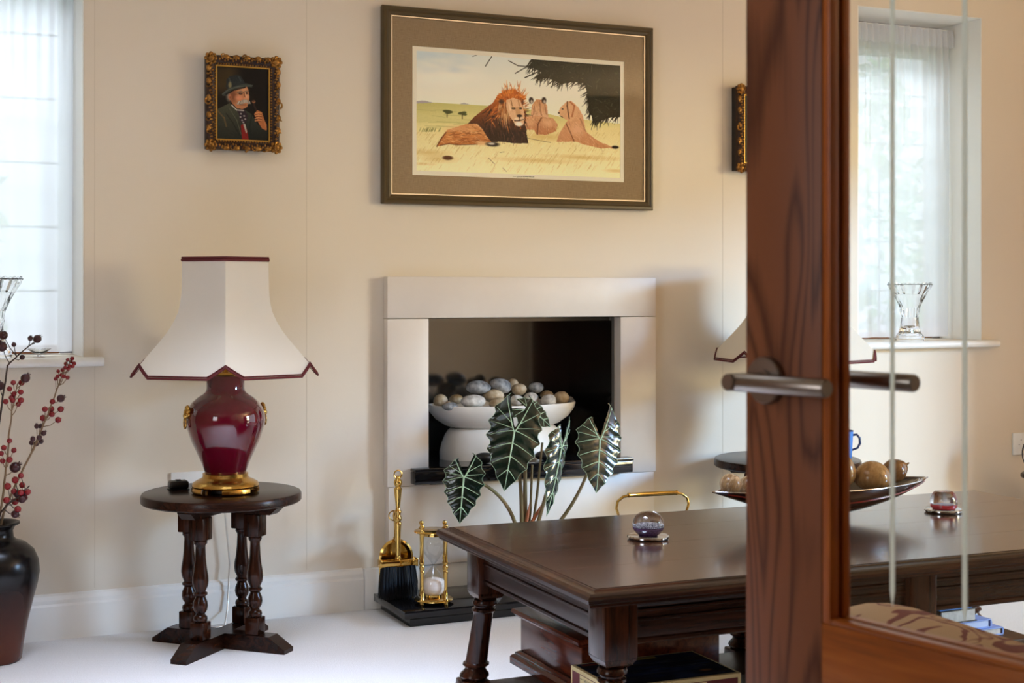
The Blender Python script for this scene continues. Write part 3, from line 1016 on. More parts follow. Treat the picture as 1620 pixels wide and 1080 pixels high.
    c.poly([(1074, 517), (1092, 480), (1130, 442), (1168, 434), (1200, 462), (1215, 520), (1170, 582), (1140, 572), (1108, 556), (1092, 545)], (218, 170, 128), 5)
    c.path([(1140, 440), (1138, 470), (1152, 560)], (96, 56, 38), 2.0, .85); c.path([(1160, 442), (1190, 470), (1172, 545)], (170, 96, 58), 2.6, .7)
    c.ell(1106, 492, 7, 4, (44, 30, 24), .3); c.ell(1079, 520, 6, 6, (52, 36, 32), .3); c.line((1085, 540), (1105, 550), (70, 46, 36), 1.2)
    c.path([(1400, 742), (1450, 766), (1475, 768)], (204, 150, 106), 3.0); c.ell(1478, 763, 24, 11, (38, 30, 28), .25)
    # lion
    c.grad([(212, 758), (250, 690), (290, 640), (430, 597), (540, 566), (610, 600), (610, 722), (520, 742), (350, 747), (300, 736), (240, 752)], (214, 152, 98), (186, 112, 58), 580, 750, jit=6)
    c.hatch([(212, 758), (250, 690), (290, 640), (430, 597), (540, 566), (610, 600), (610, 722), (520, 742), (350, 747), (300, 736), (240, 752)], 240, [(238, 190, 140), (156, 88, 44), (224, 160, 100), (122, 66, 34), (246, 212, 168)], .35, 34, R, .9, .6)
    c.ell(380, 640, 90, 26, (228, 176, 128), .6, .5); c.ell(300, 690, 30, 26, (206, 130, 66), .6, .7)
    for _ in range(60):
        x, y = R.uniform(260, 570), R.uniform(640, 740); c.line((x, y), (x + R.uniform(20, 60), y + R.uniform(-14, 10)), R.choice([(150, 84, 40), (232, 182, 122), (122, 62, 30), (216, 140, 70)]), 1.1, .6)
    c.path([(215, 757), (248, 700), (280, 660)], (110, 60, 30), 2.0, .8); c.path([(240, 750), (300, 738), (360, 746), (500, 742)], (96, 50, 28), 1.6, .8)
    c.ell(530, 735, 40, 14, (226, 184, 132), .5, .9)
    c.ell(608, 742, 46, 16, (40, 34, 32), .3); c.ell(600, 738, 24, 8, (214, 204, 190), .4, .9)
    mane = [(430, 600), (480, 548), (540, 500), (610, 450), (645, 395), (700, 358), (765, 352), (832, 400), (826, 470), (850, 530), (838, 600), (862, 736), (760, 736), (680, 724), (600, 726), (570, 690), (540, 640), (500, 596)]
    c.grad(mane, (196, 104, 40), (48, 28, 26), 400, 660, jit=7)
    for _ in range(420):
        a = R.uniform(-PI * 1.0, PI * .95)
        rr = R.uniform(75, 205)
        x, y = 745 + math.cos(a) * rr * 1.05, 520 + math.sin(a) * rr * .95
        if x < 430 or x > 858 or y > 735: continue
        if x < 690 and y < 520 - (x - 430) * .45 + 40: continue
        if x > 845 - max(0, 470 - y) * .2 and y < 600: continue
        L = R.uniform(25, 60)
        ang = a + R.uniform(-.3, .3)
        if y > 560: ang = PI / 2 + R.uniform(-.5, .3)
        elif x < 690: ang = PI * .78 + R.uniform(-.35, .25)
        t = min(1, max(0, (y - 420) / 210))
        base = R.choice([(214, 122, 48), (178, 88, 34), (230, 150, 78), (140, 66, 30)]) if R.random() > t else R.choice([(42, 26, 26), (70, 40, 34), (30, 20, 22), (96, 60, 48)])
        c.line((x, y), (x + math.cos(ang) * L, y + math.sin(ang) * L * .9), base, 1.6, .75, True)
    for _ in range(60):
        a = R.uniform(-PI * .95, -PI * .05); x, y = 740 + math.cos(a) * 85, 440 + math.sin(a) * 62
        c.line((x, y), (x + math.cos(a) * 26, y + math.sin(a) * 34), R.choice([(206, 112, 42), (226, 142, 64), (170, 84, 34)]), 1.4, .9, True)
    for _ in range(50):
        x, y = R.uniform(655, 735), R.uniform(440, 540); c.line((x, y), (x + R.uniform(-14, 20), y + R.uniform(50, 100)), R.choice([(234, 192, 142), (214, 160, 104), (190, 120, 64), (120, 72, 44)]), 1.3, .7, True)
    c.poly([(705, 430), (755, 412), (805, 430), (826, 480), (836, 545), (828, 600), (800, 618), (772, 608), (752, 575), (728, 540), (708, 490)], (224, 180, 138), 5)
    c.poly([(765, 480), (800, 478), (815, 545), (780, 552)], (206, 156, 112), 4)
    c.path([(740, 430), (748, 470)], (150, 96, 60), 1.6, .8); c.path([(725, 450), (735, 500)], (244, 214, 176), 2.0, .8); c.path([(790, 430), (800, 470)], (176, 118, 76), 1.6, .8)
    c.ell(757, 488, 14, 7, (46, 30, 24), .3); c.ell(808, 488, 11, 7, (46, 30, 24), .3); c.ell(757, 487, 4, 3, (200, 160, 60), .3, .8)
    c.ell(800, 541, 19, 10, (44, 30, 30), .3); c.path([(800, 548), (798, 572)], (60, 40, 36), 1.6); c.path([(765, 575), (798, 574), (826, 566)], (58, 38, 34), 1.8)
    c.ell(780, 562, 16, 10, (236, 212, 184), .4, .9); c.ell(816, 558, 11, 10, (226, 200, 170), .4, .9); c.ell(795, 598, 26, 15, (240, 232, 218), .4, .95)
    c.ell(672, 440, 18, 16, (66, 40, 30), .4, .9); c.ell(822, 442, 9, 20, (92, 50, 32), .4, .8)
    c.ell(292, 838, 36, 15, (92, 56, 34), .25)
    # dark thorn tree
    c.poly([(880, 130), (1540, 170), (1540, 548), (1440, 552), (1330, 592), (1302, 520), (1288, 400), (1262, 310), (1180, 300), (1100, 315), (1000, 270), (930, 285), (955, 230), (890, 200)], (44, 45, 36), 6)
    edge = [(880, 160), (890, 200), (955, 230), (930, 285), (1000, 270), (1050, 300), (1100, 315), (1180, 300), (1262, 310), (1288, 400), (1296, 460), (1302, 520), (1330, 592), (1400, 570), (1440, 552), (1500, 550)]
    for a, b in zip(edge, edge[1:]):
        for _ in range(9):
            t = R.random(); x, y = a[0] + (b[0] - a[0]) * t, a[1] + (b[1] - a[1]) * t
            ang = R.uniform(1.5, 2.9) if x < 1300 else R.uniform(1.3, 2.4)
            L = R.uniform(25, 75); c.line((x, y - 12), (x + math.cos(ang) * L, y + math.sin(ang) * L * .8), (40, 38, 30), 2.0, .95, True)
    c.path([(725, 150), (790, 185), (850, 190), (890, 150)], (52, 48, 40), 1.4); c.path([(770, 240), (840, 200), (880, 180)], (52, 48, 40), 1.4)
    c.line((560, 190), (605, 120), (52, 48, 40), 1.3); c.line((470, 120), (500, 110), (90, 90, 84), 1.0); c.line((840, 270), (960, 215), (46, 44, 36), 1.8)
    for _ in range(130):
        x, y = R.uniform(980, 1510), R.uniform(160, 545)
        if x < 1300 and y > 290: continue
        ang = R.uniform(0, 2 * PI); L = R.uniform(10, 40)
        c.line((x, y), (x + math.cos(ang) * L, y + math.sin(ang) * L), R.choice([(86, 86, 72), (112, 110, 96), (22, 24, 20), (64, 70, 48)]), .9, .6)
    c.a = np.clip((c.a - 128) * 1.08 + 136, 0, 255)
    c.build('print', W, H, M['print'], parent, 0, loc)


lp = thing('framed_lion_print', 'large framed print of a lion and two lionesses above the fireplace', 'picture', (2.155, WY - .016, 1.74))
LW_, LH_ = 1.072, .686
f = MB()
f.rect_sweep(LW_, LH_, [(0, 0), (0, -.014), (.004, -.022), (.012, -.024), (.017, -.019), (.022, -.021), (.030, -.017), (.033, -.012), (.033, 0)])
f.build('frame', M['frame_brown'], lp, ang=30)
MB().rect_sweep(LW_ - .004, LH_ - .004, [(0, .014), (0, .0005), (.02, .0005), (.02, .014)]).build('rebate_back', M['frame_brown'], lp, ang=30)
MB().rect_sweep(LW_ - .066, LH_ - .066, [(0, -.004), (0, -.013), (.004, -.0125), (.005, -.004)]).build('silver_fillet', M['silver'], lp, ang=30)
lm = MB(); hw_, hh_ = LW_ / 2 - .038, LH_ / 2 - .038
lm.box(-hw_, -.424, -.0085, -.0075, -hh_, hh_); lm.box(.416, hw_, -.0085, -.0075, -hh_, hh_)
lm.box(-.424, .416, -.0085, -.0075, .209, hh_); lm.box(-.424, .416, -.0085, -.0075, -hh_, -.240)
lm.build('linen_mount', M['linen'], lp, ang=0)
MB().rect_sweep(.848, .457, [(0, -.004), (0, -.0072), (.0195, -.0072), (.0195, -.004)]).build('cream_mount', M['cream_card'], lp, ang=0, loc=(-.004, 0, -.0155))
MB().box(-LW_ / 2 + .02, LW_ / 2 - .02, -.0038, -.001, -LH_ / 2 + .02, LH_ / 2 - .02).build('backing_board', M['cream_card'], lp)
lion_print(lp, .810, .419, (-.004, -.006, -.0155))
cap = MB()
R = random.Random(2)
for k, (x0, x1, z) in enumerate(((-.040, .046, -.2325), (-.024, .026, -.2375))):
    x = x0
    while x < x1:
        w = R.uniform(.006, .014); cap.box(x, min(x + w, x1), -.0075, -.0073, z - .0009, z + .0009); x += w + .002
cap.build('caption', M['ink'], lp)
MB().box(-LW_ / 2 + .034, LW_ / 2 - .034, -.0118, -.0105, -LH_ / 2 + .034, LH_ / 2 - .034).build('picture_glass', M['glass_pic'], lp, ang=0)


def carved_frame(parent, W, H, seed):
    R = random.Random(seed)
    b = MB()
    b.rect_sweep(W - .016, H - .016, [(0, 0), (0, -.014), (.006, -.022), (.015, -.026), (.022, -.018), (.030, -.015), (.033, -.010), (.033, 0)])
    b.build('frame', M['frame_shade'], parent, ang=40)
    MB().rect_sweep(W - .078, H - .078, [(0, -.006), (0, -.0125), (.005, -.0125), (.006, -.006)]).build('gilt_slip', M['gilt_line'], parent, ang=30)
    k = MB()
    def scroll(x, z, s, a):
        pts = [(x + math.cos(a + t * 4.6) * s * (1 - t * .7), -.024 - .003 * math.sin(t * 3), z + math.sin(a + t * 4.6) * s * (1 - t * .7)) for t in [i / 9 for i in range(10)]]
        k.tube(pts, [s * .30 * (1 - .5 * i / 9) for i in range(10)], 6)
    for sx in (-1, 1):
        for sz in (-1, 1):
            cx, cz = sx * (W / 2 - .021), sz * (H / 2 - .021)
            k.ball((cx, -.022, cz), (.013, .008, .013), 12, 6)
            for a in range(8): k.ball((cx + math.cos(a * .785) * .016, -.021, cz + math.sin(a * .785) * .016), (.0065, .006, .0065), 8, 5)
            for a in range(5): scroll(cx + math.cos(a * 1.26) * .008, cz + math.sin(a * 1.26) * .008, .010, a * 1.26)
    for sx in (-1, 1):
        for t in (-.30, -.17, 0, .17, .30):
            s = .013 if t == 0 else .009
            scroll(sx * (W / 2 - .013), t * H, s, R.uniform(0, 6)); k.ball((sx * (W / 2 - .014), -.022, t * H + .012), (.009, .006, .012), 8, 5)
    for sz in (-1, 1):
        for t in (-.27, -.14, 0, .14, .27):
            s = .013 if t == 0 else .009
            scroll(t * W, sz * (H / 2 - .013), s, R.uniform(0, 6)); k.ball((t * W + .012, -.022, sz * (H / 2 - .014)), (.012, .006, .009), 8, 5)
    n = 26
    for i in range(n):
        z = -H / 2 + .045 + (H - .09) * i / (n - 1)
        for sx in (-1, 1):
            k.ball((sx * (W / 2 - .036), -.0165, z), .0032, 6, 4); k.ball((sx * (W / 2 - .022 + .004 * math.sin(i * 2.1)), -.0235, z + .004), (.005, .004, .0035), 8, 5)
    n = 20
    for i in range(n):
        x = -W / 2 + .045 + (W - .09) * i / (n - 1)
        for sz in (-1, 1):
            k.ball((x, -.0165, sz * (H / 2 - .036)), .0032, 6, 4); k.ball((x + .004, -.0235, sz * (H / 2 - .022 + .004 * math.sin(i * 2.1))), (.0035, .004, .005), 8, 5)
    k.build('carving', M['carved_gold'], parent, ang=60)
    MB().rect_sweep(W - .022, H - .022, [(0, .030), (0, .001), (.03, .001), (.03, .030)]).build('box_frame', M['book_dark'], parent, ang=30)
    MB().box(-W / 2 + .012, W / 2 - .012, -.006, -.001, -H / 2 + .012, H / 2 - .012).build('backing_board', M['book_dark'], parent)


PW, PH = .259, .325
pt = thing('portrait_painting', 'small gilt framed oil painting of an old man in a hat with a pipe', 'picture', (1.130, WY - .032, 1.713))
carved_frame(pt, PW, PH, 3)
c = Canvas(150, 207, ((215, 195), (708, 215), (703, 893), (210, 878)), (24, 18, 14))
R = random.Random(8)
c.k = 1.5
for _ in range(60): c.ell(R.uniform(210, 420), R.uniform(190, 420), R.uniform(30, 80), R.uniform(30, 70), (78, 60, 30), .8, .10)
for _ in range(20): c.ell(R.uniform(420, 700), R.uniform(200, 700), 70, 80, (16, 11, 9), .8, .3)
c.grad([(200, 610), (335, 540), (380, 585), (425, 640), (450, 740), (468, 900), (200, 900)], (70, 70, 54), (34, 36, 30), 560, 880, jit=4)
c.grad([(470, 600), (540, 640), (600, 740), (705, 800), (710, 900), (505, 900), (490, 740)], (52, 58, 46), (24, 26, 24), 600, 880, jit=4)
c.path([(215, 610), (280, 680), (300, 760)], (118, 88, 52), 3.0, .6); c.path([(330, 590), (400, 700), (440, 830)], (100, 100, 78), 1.6, .6); c.path([(300, 640), (360, 720), (430, 850)], (28, 30, 24), 2.0, .7); c.path([(545, 650), (520, 760), (540, 880)], (24, 28, 24), 2.0, .8)
c.poly([(438, 745), (470, 730), (500, 800), (515, 900), (450, 900)], (128, 26, 24), 5)
c.poly([(455, 720), (480, 735), (497, 810), (488, 825)], (176, 166, 150), 5)
c.poly([(395, 600), (470, 595), (505, 650), (500, 700), (465, 740), (430, 705), (420, 640)], (44, 32, 40), 5)
for x, y in ((440, 640), (470, 660), (450, 700), (480, 690), (435, 670), (462, 720)): c.ell(x, y, 9, 8, (188, 178, 170), .4, .8)
c.path([(352, 560), (400, 605), (465, 610)], (206, 196, 180), 2.2, .9)
c.ell(330, 480, 26, 44, (150, 142, 128), .5, .8)
c.poly([(338, 455), (390, 410), (500, 386), (516, 430), (520, 500), (500, 575), (455, 596), (405, 590), (362, 548), (338, 505)], (186, 122, 80), 5)
c.ell(365, 470, 34, 60, (104, 58, 36), .6, .75); c.ell(425, 492, 34, 24, (222, 142, 104), .6, .9); c.ell(500, 480, 18, 22, (224, 156, 112), .6, .9); c.ell(460, 410, 46, 16, (214, 156, 112), .6, .8)
c.ell(335, 485, 14, 26, (196, 122, 84), .4, .9); c.ell(338, 488, 6, 14, (116, 62, 40), .4, .8)
c.path([(408, 440), (440, 428), (462, 438)], (116, 100, 84), 2.0, .9); c.path([(478, 432), (510, 426)], (116, 100, 84), 2.0, .9)
c.ell(437, 450, 18, 9, (40, 24, 18), .4, .95); c.ell(495, 446, 13, 8, (40, 24, 18), .4, .95); c.ell(440, 449, 4, 3, (210, 190, 170), .4, .8)
c.path([(470, 440), (478, 478), (488, 500)], (120, 70, 44), 1.8, .8); c.ell(484, 496, 15, 12, (214, 144, 104), .4, .95); c.path([(482, 440), (490, 485)], (236, 184, 144), 1.6, .8)
c.poly([(482, 506), (512, 512), (530, 536), (512, 548), (486, 536), (460, 548), (420, 556), (402, 548), (430, 524), (456, 508)], (150, 132, 112))
for _ in range(70):
    x = R.uniform(412, 522); d_ = abs(x - 484); c.line((x, 510 + d_ * .22), (x + (x - 484) * .22, 532 + d_ * .28), R.choice([(196, 182, 162), (140, 124, 106), (216, 204, 186), (112, 92, 76)]), .8, .8)
c.ell(455, 572, 36, 16, (176, 116, 78), .5, .8); c.path([(430, 556), (490, 556)], (80, 44, 32), 1.4, .8)
c.poly([(300, 402), (303, 325), (338, 288), (400, 277), (438, 284), (470, 330), (485, 366), (400, 380), (320, 412)], (38, 42, 42), 4)
c.path([(330, 310), (345, 350)], (84, 90, 86), 3.0, .5); c.path([(420, 290), (440, 330)], (66, 72, 70), 3.0, .6); c.ell(338, 372, 16, 30, (150, 136, 92), .4, .8)
c.poly([(262, 455), (318, 406), (400, 376), (490, 352), (556, 368), (548, 388), (480, 386), (420, 396), (350, 424), (292, 474), (266, 474)], (58, 62, 56), 4)
c.path([(266, 460), (330, 412), (420, 384), (550, 372)], (104, 108, 96), 1.4, .7); c.path([(300, 460), (370, 420), (480, 392)], (16, 14, 14), 2.4, .8)
c.path([(562, 540), (575, 580), (592, 615)], (46, 30, 26), 3.4); c.ell(562, 524, 17, 14, (148, 100, 66), .3); c.ell(560, 518, 11, 6, (60, 40, 30), .3)
c.poly([(565, 640), (596, 604), (640, 622), (662, 690), (686, 742), (684, 796), (640, 776), (602, 714)], (176, 106, 62), 5)
for y in (628, 650, 674, 696): c.path([(576, y + 8), (606, y), (632, y + 6)], (214, 142, 90), 2.6, .8); c.path([(580, y + 18), (610, y + 10), (636, y + 14)], (84, 44, 28), 1.2, .8)
c.path([(660, 700), (684, 780)], (206, 132, 80), 2.2, .6)
c.build('canvas', PW - .086, PH - .086, M['oil'], pt, 0, (0, -.0085, 0))

p2 = thing('green_painting', 'small gilt framed painting with a green ground half hidden by the door', 'picture', (3.178, WY - .032, 1.722))
carved_frame(p2, PW, .345, 4)
c = Canvas(80, 110, ((0, 0), (100, 0), (100, 130), (0, 130)), (66, 76, 58))
for _ in range(60): c.ell(R.uniform(0, 100), R.uniform(0, 130), R.uniform(8, 26), R.uniform(8, 26), R.choice([(58, 70, 56), (78, 86, 62), (50, 62, 52), (88, 92, 66)]), .8, .25)
for _ in range(14): c.ell(R.uniform(18, 70), R.uniform(104, 126), 7, 6, R.choice([(196, 132, 104), (206, 176, 140), (150, 120, 80), (120, 112, 70)]), .5, .8)
c.build('canvas', PW - .086, .345 - .086, M['oil'], p2, 0, (0, -.0085, 0))

# ================================================================== LAMPS ON ROUND TABLES
def turned(prof_px, n=24): return prof_px


def tavern_table(loc, scale, label):
    t = thing('side_table', label, 'table', loc, group='round oak lamp tables')
    H = .477
    r = .244 * scale
    MB().lathe([(0, H - .030), (r - .004, H - .030), (r, H - .026), (r, H - .008), (r - .003, H - .002), (r - .008, H), (0, H)], 64).build('table_top', M['dark_oak'], t, ang=30)
    # cross battens under the top
    for k in range(2):
        Mx = RZ(PI / 4 + k * PI / 2)
        b = MB()
        L = .205 * scale; zo = .0 if k == 0 else .0
        poly = [(-L, H - .031), (L, H - .031), (L, H - .040), (L - .022, H - .060), (-L + .022, H - .060), (-L, H - .040)]
        if k == 0:
            b.add([(x, -.024, z) for x, z in poly] + [(x, .024, z) for x, z in poly], [tuple(range(6)), tuple(range(11, 5, -1))] + [(i, (i + 1) % 6, 6 + (i + 1) % 6, 6 + i) for i in range(6)], Mx)
        else:
            for s in (-1, 1):
                q = [(.0245, H - .031), (L, H - .031), (L, H - .040), (L - .022, H - .060), (.0245, H - .060)]
                b.add([(s * x, -.024, z) for x, z in q] + [(s * x, .024, z) for x, z in q], [tuple(range(5)), tuple(range(9, 4, -1))] + [(i, (i + 1) % 5, 5 + (i + 1) % 5, 5 + i) for i in range(5)], Mx)
        b.build('batten', M['dark_oak'], t, ang=30)
    # cross feet with sloping toes
    for k in range(2):
        Mx = RZ(PI / 4 + k * PI / 2)
        L = .235 * scale
        b = MB()
        if k == 0:
            q = [(-L, 0), (L, 0), (L, .012), (L - .055, .048), (-L + .055, .048), (-L, .012)]
            b.add([(x, -.027, z) for x, z in q] + [(x, .027, z) for x, z in q], [tuple(range(6)), tuple(range(11, 5, -1))] + [(i, (i + 1) % 6, 6 + (i + 1) % 6, 6 + i) for i in range(6)], Mx)
            b.build('foot_bar', M['dark_oak'], t, ang=30)
        else:
            for s in (-1, 1):
                b = MB()
                q = [(.0275, 0), (L, 0), (L, .012), (L - .055, .048), (.0275, .048)]
                b.add([(s * x, -.027, z) for x, z in q] + [(s * x, .027, z) for x, z in q], [tuple(range(5)), tuple(range(9, 4, -1))] + [(i, (i + 1) % 5, 5 + (i + 1) % 5, 5 + i) for i in range(5)], Mx)
                b.build('foot_bar', M['dark_oak'], t, ang=30)
    # turned legs
    z0, z1 = .0485, H - .0605
    leg = MB()
    blk = .046
    leg.box(-blk / 2, blk / 2, -blk / 2, blk / 2, z0, z0 + .052, .003)
    leg.box(-blk / 2 - .003, blk / 2 + .003, -blk / 2 - .003, blk / 2 + .003, z1 - .070, z1, .004)
    za, zb = z0 + .050, z1 - .068
    h = zb - za
    prof = [(.015, 0), (.020, .02), (.0215, .045), (.020, .075), (.014, .095), (.0135, .11), (.020, .15), (.0225, .20), (.021, .25), (.0155, .30), (.015, .315), (.021, .335), (.0215, .355), (.016, .375), (.0165, .39), (.0225, .44), (.0245, .50), (.0235, .56), (.0195, .65), (.0165, .76), (.0150, .90), (.0155, .93), (.0205, .955), (.0205, .98), (.016, 1.0)]
    leg.lathe([(rr, za + zz * h) for rr, zz in prof], 22)
    me = leg.mesh('leg', 40); me.materials.append(M['dark_oak_z'])
    for k in range(4):
        a = PI / 4 + k * PI / 2
        d = .118 * scale
        link('leg', me, t, (math.cos(a) * d, math.sin(a) * d, 0), (0, 0, a))
    return t


tavern_table((.998, 4.37, 0), 1.0, 'dark oak round side table with four turned legs under the left lamp')
tavern_table((3.10, 4.37, 0), 1.1, 'dark oak round side table with a mug behind the door stile')


def table_lamp(loc, label):
    t = thing('table_lamp', label, 'lamp', loc, group='burgundy urn lamps')
    b = MB()
    body = [(.062, .0625), (.066, .072), (.0735, .0935), (.091, .132), (.103, .158), (.110, .178), (.1185, .205), (.1210, .223), (.1190, .243), (.112, .262), (.100, .279), (.084, .293), (.069, .302), (.0605, .310), (.0575, .320), (.0575, .356), (.054, .360), (0, .360)]
    b.lathe([(0, .0625)] + body, 56)
    b.build('urn', M['burgundy'], t, ang=60)
    g = MB()
    g.lathe([(0, .018), (.100, .018), (.102, .023), (.098, .032), (.084, .040), (.074, .044), (.071, .048), (.069, .049), (.069, .060), (.064, .0623), (0, .0623)], 56)
    for k in range(4):
        a = k * PI / 2 + .12
        g.lathe([(.060, 0), (.096, 0), (.103, .006), (.103, .013), (.101, .0182), (.060, .0182), (.060, 0)], 14, None, None, a - .45, a + .45)
    g.build('gilt_base', M['gold'], t, ang=40)
    MB().lathe([(0, .003), (.056, .003), (.056, .0175), (0, .0175)], 32).build('gap_shade_core', M['black'], t)  # black core stands in for the shade between the base feet
    MB().lathe([(0, .3602), (.050, .3602), (.052, .364), (.050, .370), (.030, .376), (.012, .380), (.009, .44), (.016, .445), (.016, .49), (0, .49)], 32).build('lamp_collar', M['gold'], t, ang=40)
    for s in (-1, 1):
        h = MB()
        Mx = RZ(0.12) @ T(s * .119, 0, .245)
        h.ball((0, 0, .004), (.013, .016, .018), 12, 8, Mx); h.ball((s * .008, -.001, -.004), (.008, .009, .009), 10, 6, Mx)
        for a in range(7):
            an = -.4 + a * .66; h.ball((s * .001, math.cos(an) * .015, .006 + math.sin(an) * .016), .006, 8, 5, Mx)
        h.tube([(s * .009, math.sin(q) * .010, -.026 + math.cos(q) * .016) for q in [i * 2 * PI / 18 for i in range(18)]], .0028, 8, Mx, True)
        h.build('lion_mask_handle', M['gold'], t, ang=60)
    # six panelled bell shade
    zt, zb = .716, .364
    ys = [60, 130, 200, 240, 280, 310, 340, 370, 400, 425, 450, 475, 500, 525, 550]
    rs = [.148, .1485, .150, .1535, .160, .170, .183, .199, .218, .235, .253, .270, .287, .303, .318]
    ts = [(y - 60) / 490 for y in ys]
    def R(tt):
        for i in range(len(ts) - 1):
            if tt <= ts[i + 1] + 1e-9:
                w = (tt - ts[i]) / (ts[i + 1] - ts[i]); return rs[i] * (1 - w) + rs[i + 1] * w
        return rs[-1]
    ns, nt_ = 20, 24
    NOT = .034 / (zt - zb)
    def pt(s, tt):
        r = R(tt)
        a0, a1 = 0.0, PI / 3
        p = Vector((math.cos(a0) * r, math.sin(a0) * r, 0)).lerp(Vector((math.cos(a1) * r, math.sin(a1) * r, 0)), s)
        d = math.sin(PI * s) * .012 * (1 - abs(2 * tt - 1))
        n = p.normalized()
        return Vector((p.x - n.x * d, p.y - n.y * d, zt - (zt - zb) * tt))
    def tend(s):
        e = min(s, 1 - s)
        return 1 - NOT * max(0, 1 - e / .19)
    ss = sorted(set([i / ns for i in range(ns + 1)] + [.19, .81]))
    vs = []; fs = []
    for j in range(nt_ + 1):
        for s_ in ss: vs.append(pt(s_, tend(s_) * j / nt_))
    w = len(ss)
    for j in range(nt_):
        for i in range(w - 1):
            a = j * w + i; fs.append((a, a + 1, a + w + 1, a + w))
    n = len(vs)
    # inner skin for thickness
    vs2 = [v - Vector((v.x, v.y, 0)).normalized() * .0016 for v in vs]
    pm = MB(); pm.add(vs + vs2, fs + [tuple(n + k for k in reversed(f_)) for f_ in fs])
    me = bpy.data.meshes.new('shade_panel'); me.from_pydata([tuple(v) for v in pm.v], [], pm.f); smooth(me, 50)
    me.materials.append(M['shade'])
    br = MB()
    # trim: top and bottom braid as closed runs
    top = []; bot = []
    rotO = math.radians(-90 - 13)
    for k in range(6):
        Mk = RZ(k * PI / 3)
        for s_ in [i / 6 for i in range(6)]:
            top.append(Mk @ (pt(s_, .0) + Vector((0, 0, -.004))))
        for s_ in (0, .06, .12, .19, .3, .5, .7, .81, .88, .94):
            bot.append(Mk @ pt(s_, tend(s_)))
    br.tube(top, .0045, 8, None, True); br.tube([v + Vector((0, 0, .007)) for v in top], .0032, 8, None, True)
    br.tube(bot, .0036, 8, None, True)
    br.tube([v * 1.0 - Vector((v.x, v.y, 0)).normalized() * .001 + Vector((0, 0, .0065)) for v in bot], .0022, 6, None, True)
    # spider ring carrying the shade
    br.tube([(math.cos(q) * .03, math.sin(q) * .03, .50) for q in [i * 2 * PI / 16 for i in range(16)]], .002, 6, None, True)
    for k in range(3):
        a = k * 2 * PI / 3; br.tube([(math.cos(a) * .016, math.sin(a) * .016, .488), (math.cos(a) * .09, math.sin(a) * .09, .60), (math.cos(a) * .142, math.sin(a) * .142, .712)], .0018, 6)
    sh = br.build('lamp_shade', M['braid'], t, ang=60, rot=(0, 0, rotO))
    for k in range(6): link('shade_panel', me, sh, None, (0, 0, k * PI / 3))
    return t


l1 = table_lamp((1.004, 4.345, .4772), 'burgundy urn lamp with cream bell shade left of the fireplace')
dup(l1, (3.115, 4.345, .4772), 0, 'burgundy urn lamp with cream bell shade mostly hidden behind the door stile')

# mains flex down the wall behind the left table
tag(MB().tube([(1.02, 4.50, .482), (1.05, 4.63, .482), (1.07, 4.652, .40), (1.09, 4.655, .2), (1.08, 4.645, .05), (1.06, 4.60, .006), (.98, 4.58, .006), (.93, 4.63, .006)], .003, 8).build('lamp_flex', M['silver'], ang=60), 'thin grey lamp flex hanging behind the left side table', 'cable')
a = thing('cable_switch', 'small black plastic box beside the gold lamp base', 'switch', (.885, 4.47, .4772))
b = MB(); b.box(-.03, .03, -.022, .022, .002, .028, .008, seg=3); b.build('casing', M['black'], a, ang=40)
MB().box(-.031, .031, -.023, .023, 0, .0018, .0005).build('base_plate', M['uplight'], a)
MB().box(-.008, .008, -.010, .010, .0282, .0305, .001).build('rocker', M['uplight'], a)


def socket(loc, w, h, n, label):
    t = thing('wall_socket', label, 'socket', loc, group='white wall sockets')
    MB().box(-w / 2, w / 2, -.010, -.0005, -h / 2, h / 2, .003).build('face_plate', M['white_plastic'], t)
    for k in range(n):
        x = (k - (n - 1) / 2) * .06
        for dx, dz, ww, hh in ((0, .012, .003, .006), (-.011, -.008, .005, .0025), (.011, -.008, .005, .0025)):
            MB().box(x + dx - ww / 2, x + dx + ww / 2, -.0106, -.0101, dz - hh / 2 + .004, dz + hh / 2 + .004).build('pin_hole', M['black'], t)
    return t


socket((.975, WY, .462), .146, .086, 2, 'white double socket on the wall behind the left lamp base')
socket((4.555, WY, .437), .146, .095, 2, 'white wall socket low on the wall at the right edge')

# ================================================================== FLOOR POT WITH BERRY BRANCHES
POT = Vector((.345, 4.475, 0))
pot = thing('floor_vase', 'dark brown stoneware floor vase with a rust coloured foot', 'vase', POT)
pr = [(0, 0), (.072, 0), (.077, .006), (.082, .05), (.095, .12), (.110, .18), (.122, .225), (.128, .26), (.125, .295), (.112, .325), (.088, .347), (.062, .357), (.054, .366), (.052, .385), (.058, .398), (.070, .404), (.071, .410), (.064, .410), (.048, .400), (.044, .37), (.045, .34), (0, .33)]
MB().lathe(pr, 56).build('vessel', M['pot'], pot, ang=60)
MB().tube([(math.cos(q) * .068, math.sin(q) * .068, .407) for q in [i * 2 * PI / 40 for i in range(40)]], .0042, 8, None, True).build('rim', M['pot'], pot)

bm_red = MB().ball((0, 0, 0), 1.0, 12, 8); bm_red.tube([(0, 0, .9), (.1, 0, 1.15)], [.18, .1], 5)
ME_BR = bm_red.mesh('berry', 60); ME_BR.materials.append(M['berry'])
bm_d = MB().ball((0, 0, 0), 1.0, 14, 8)
for k in range(5): bm_d.tube([(math.cos(k * 1.257) * .22, math.sin(k * 1.257) * .22, .9), (math.cos(k * 1.257) * .42, math.sin(k * 1.257) * .42, 1.35)], [.12, .03], 5)
ME_BD = bm_d.mesh('hip', 60); ME_BD.materials.append(M['berry_dark'])


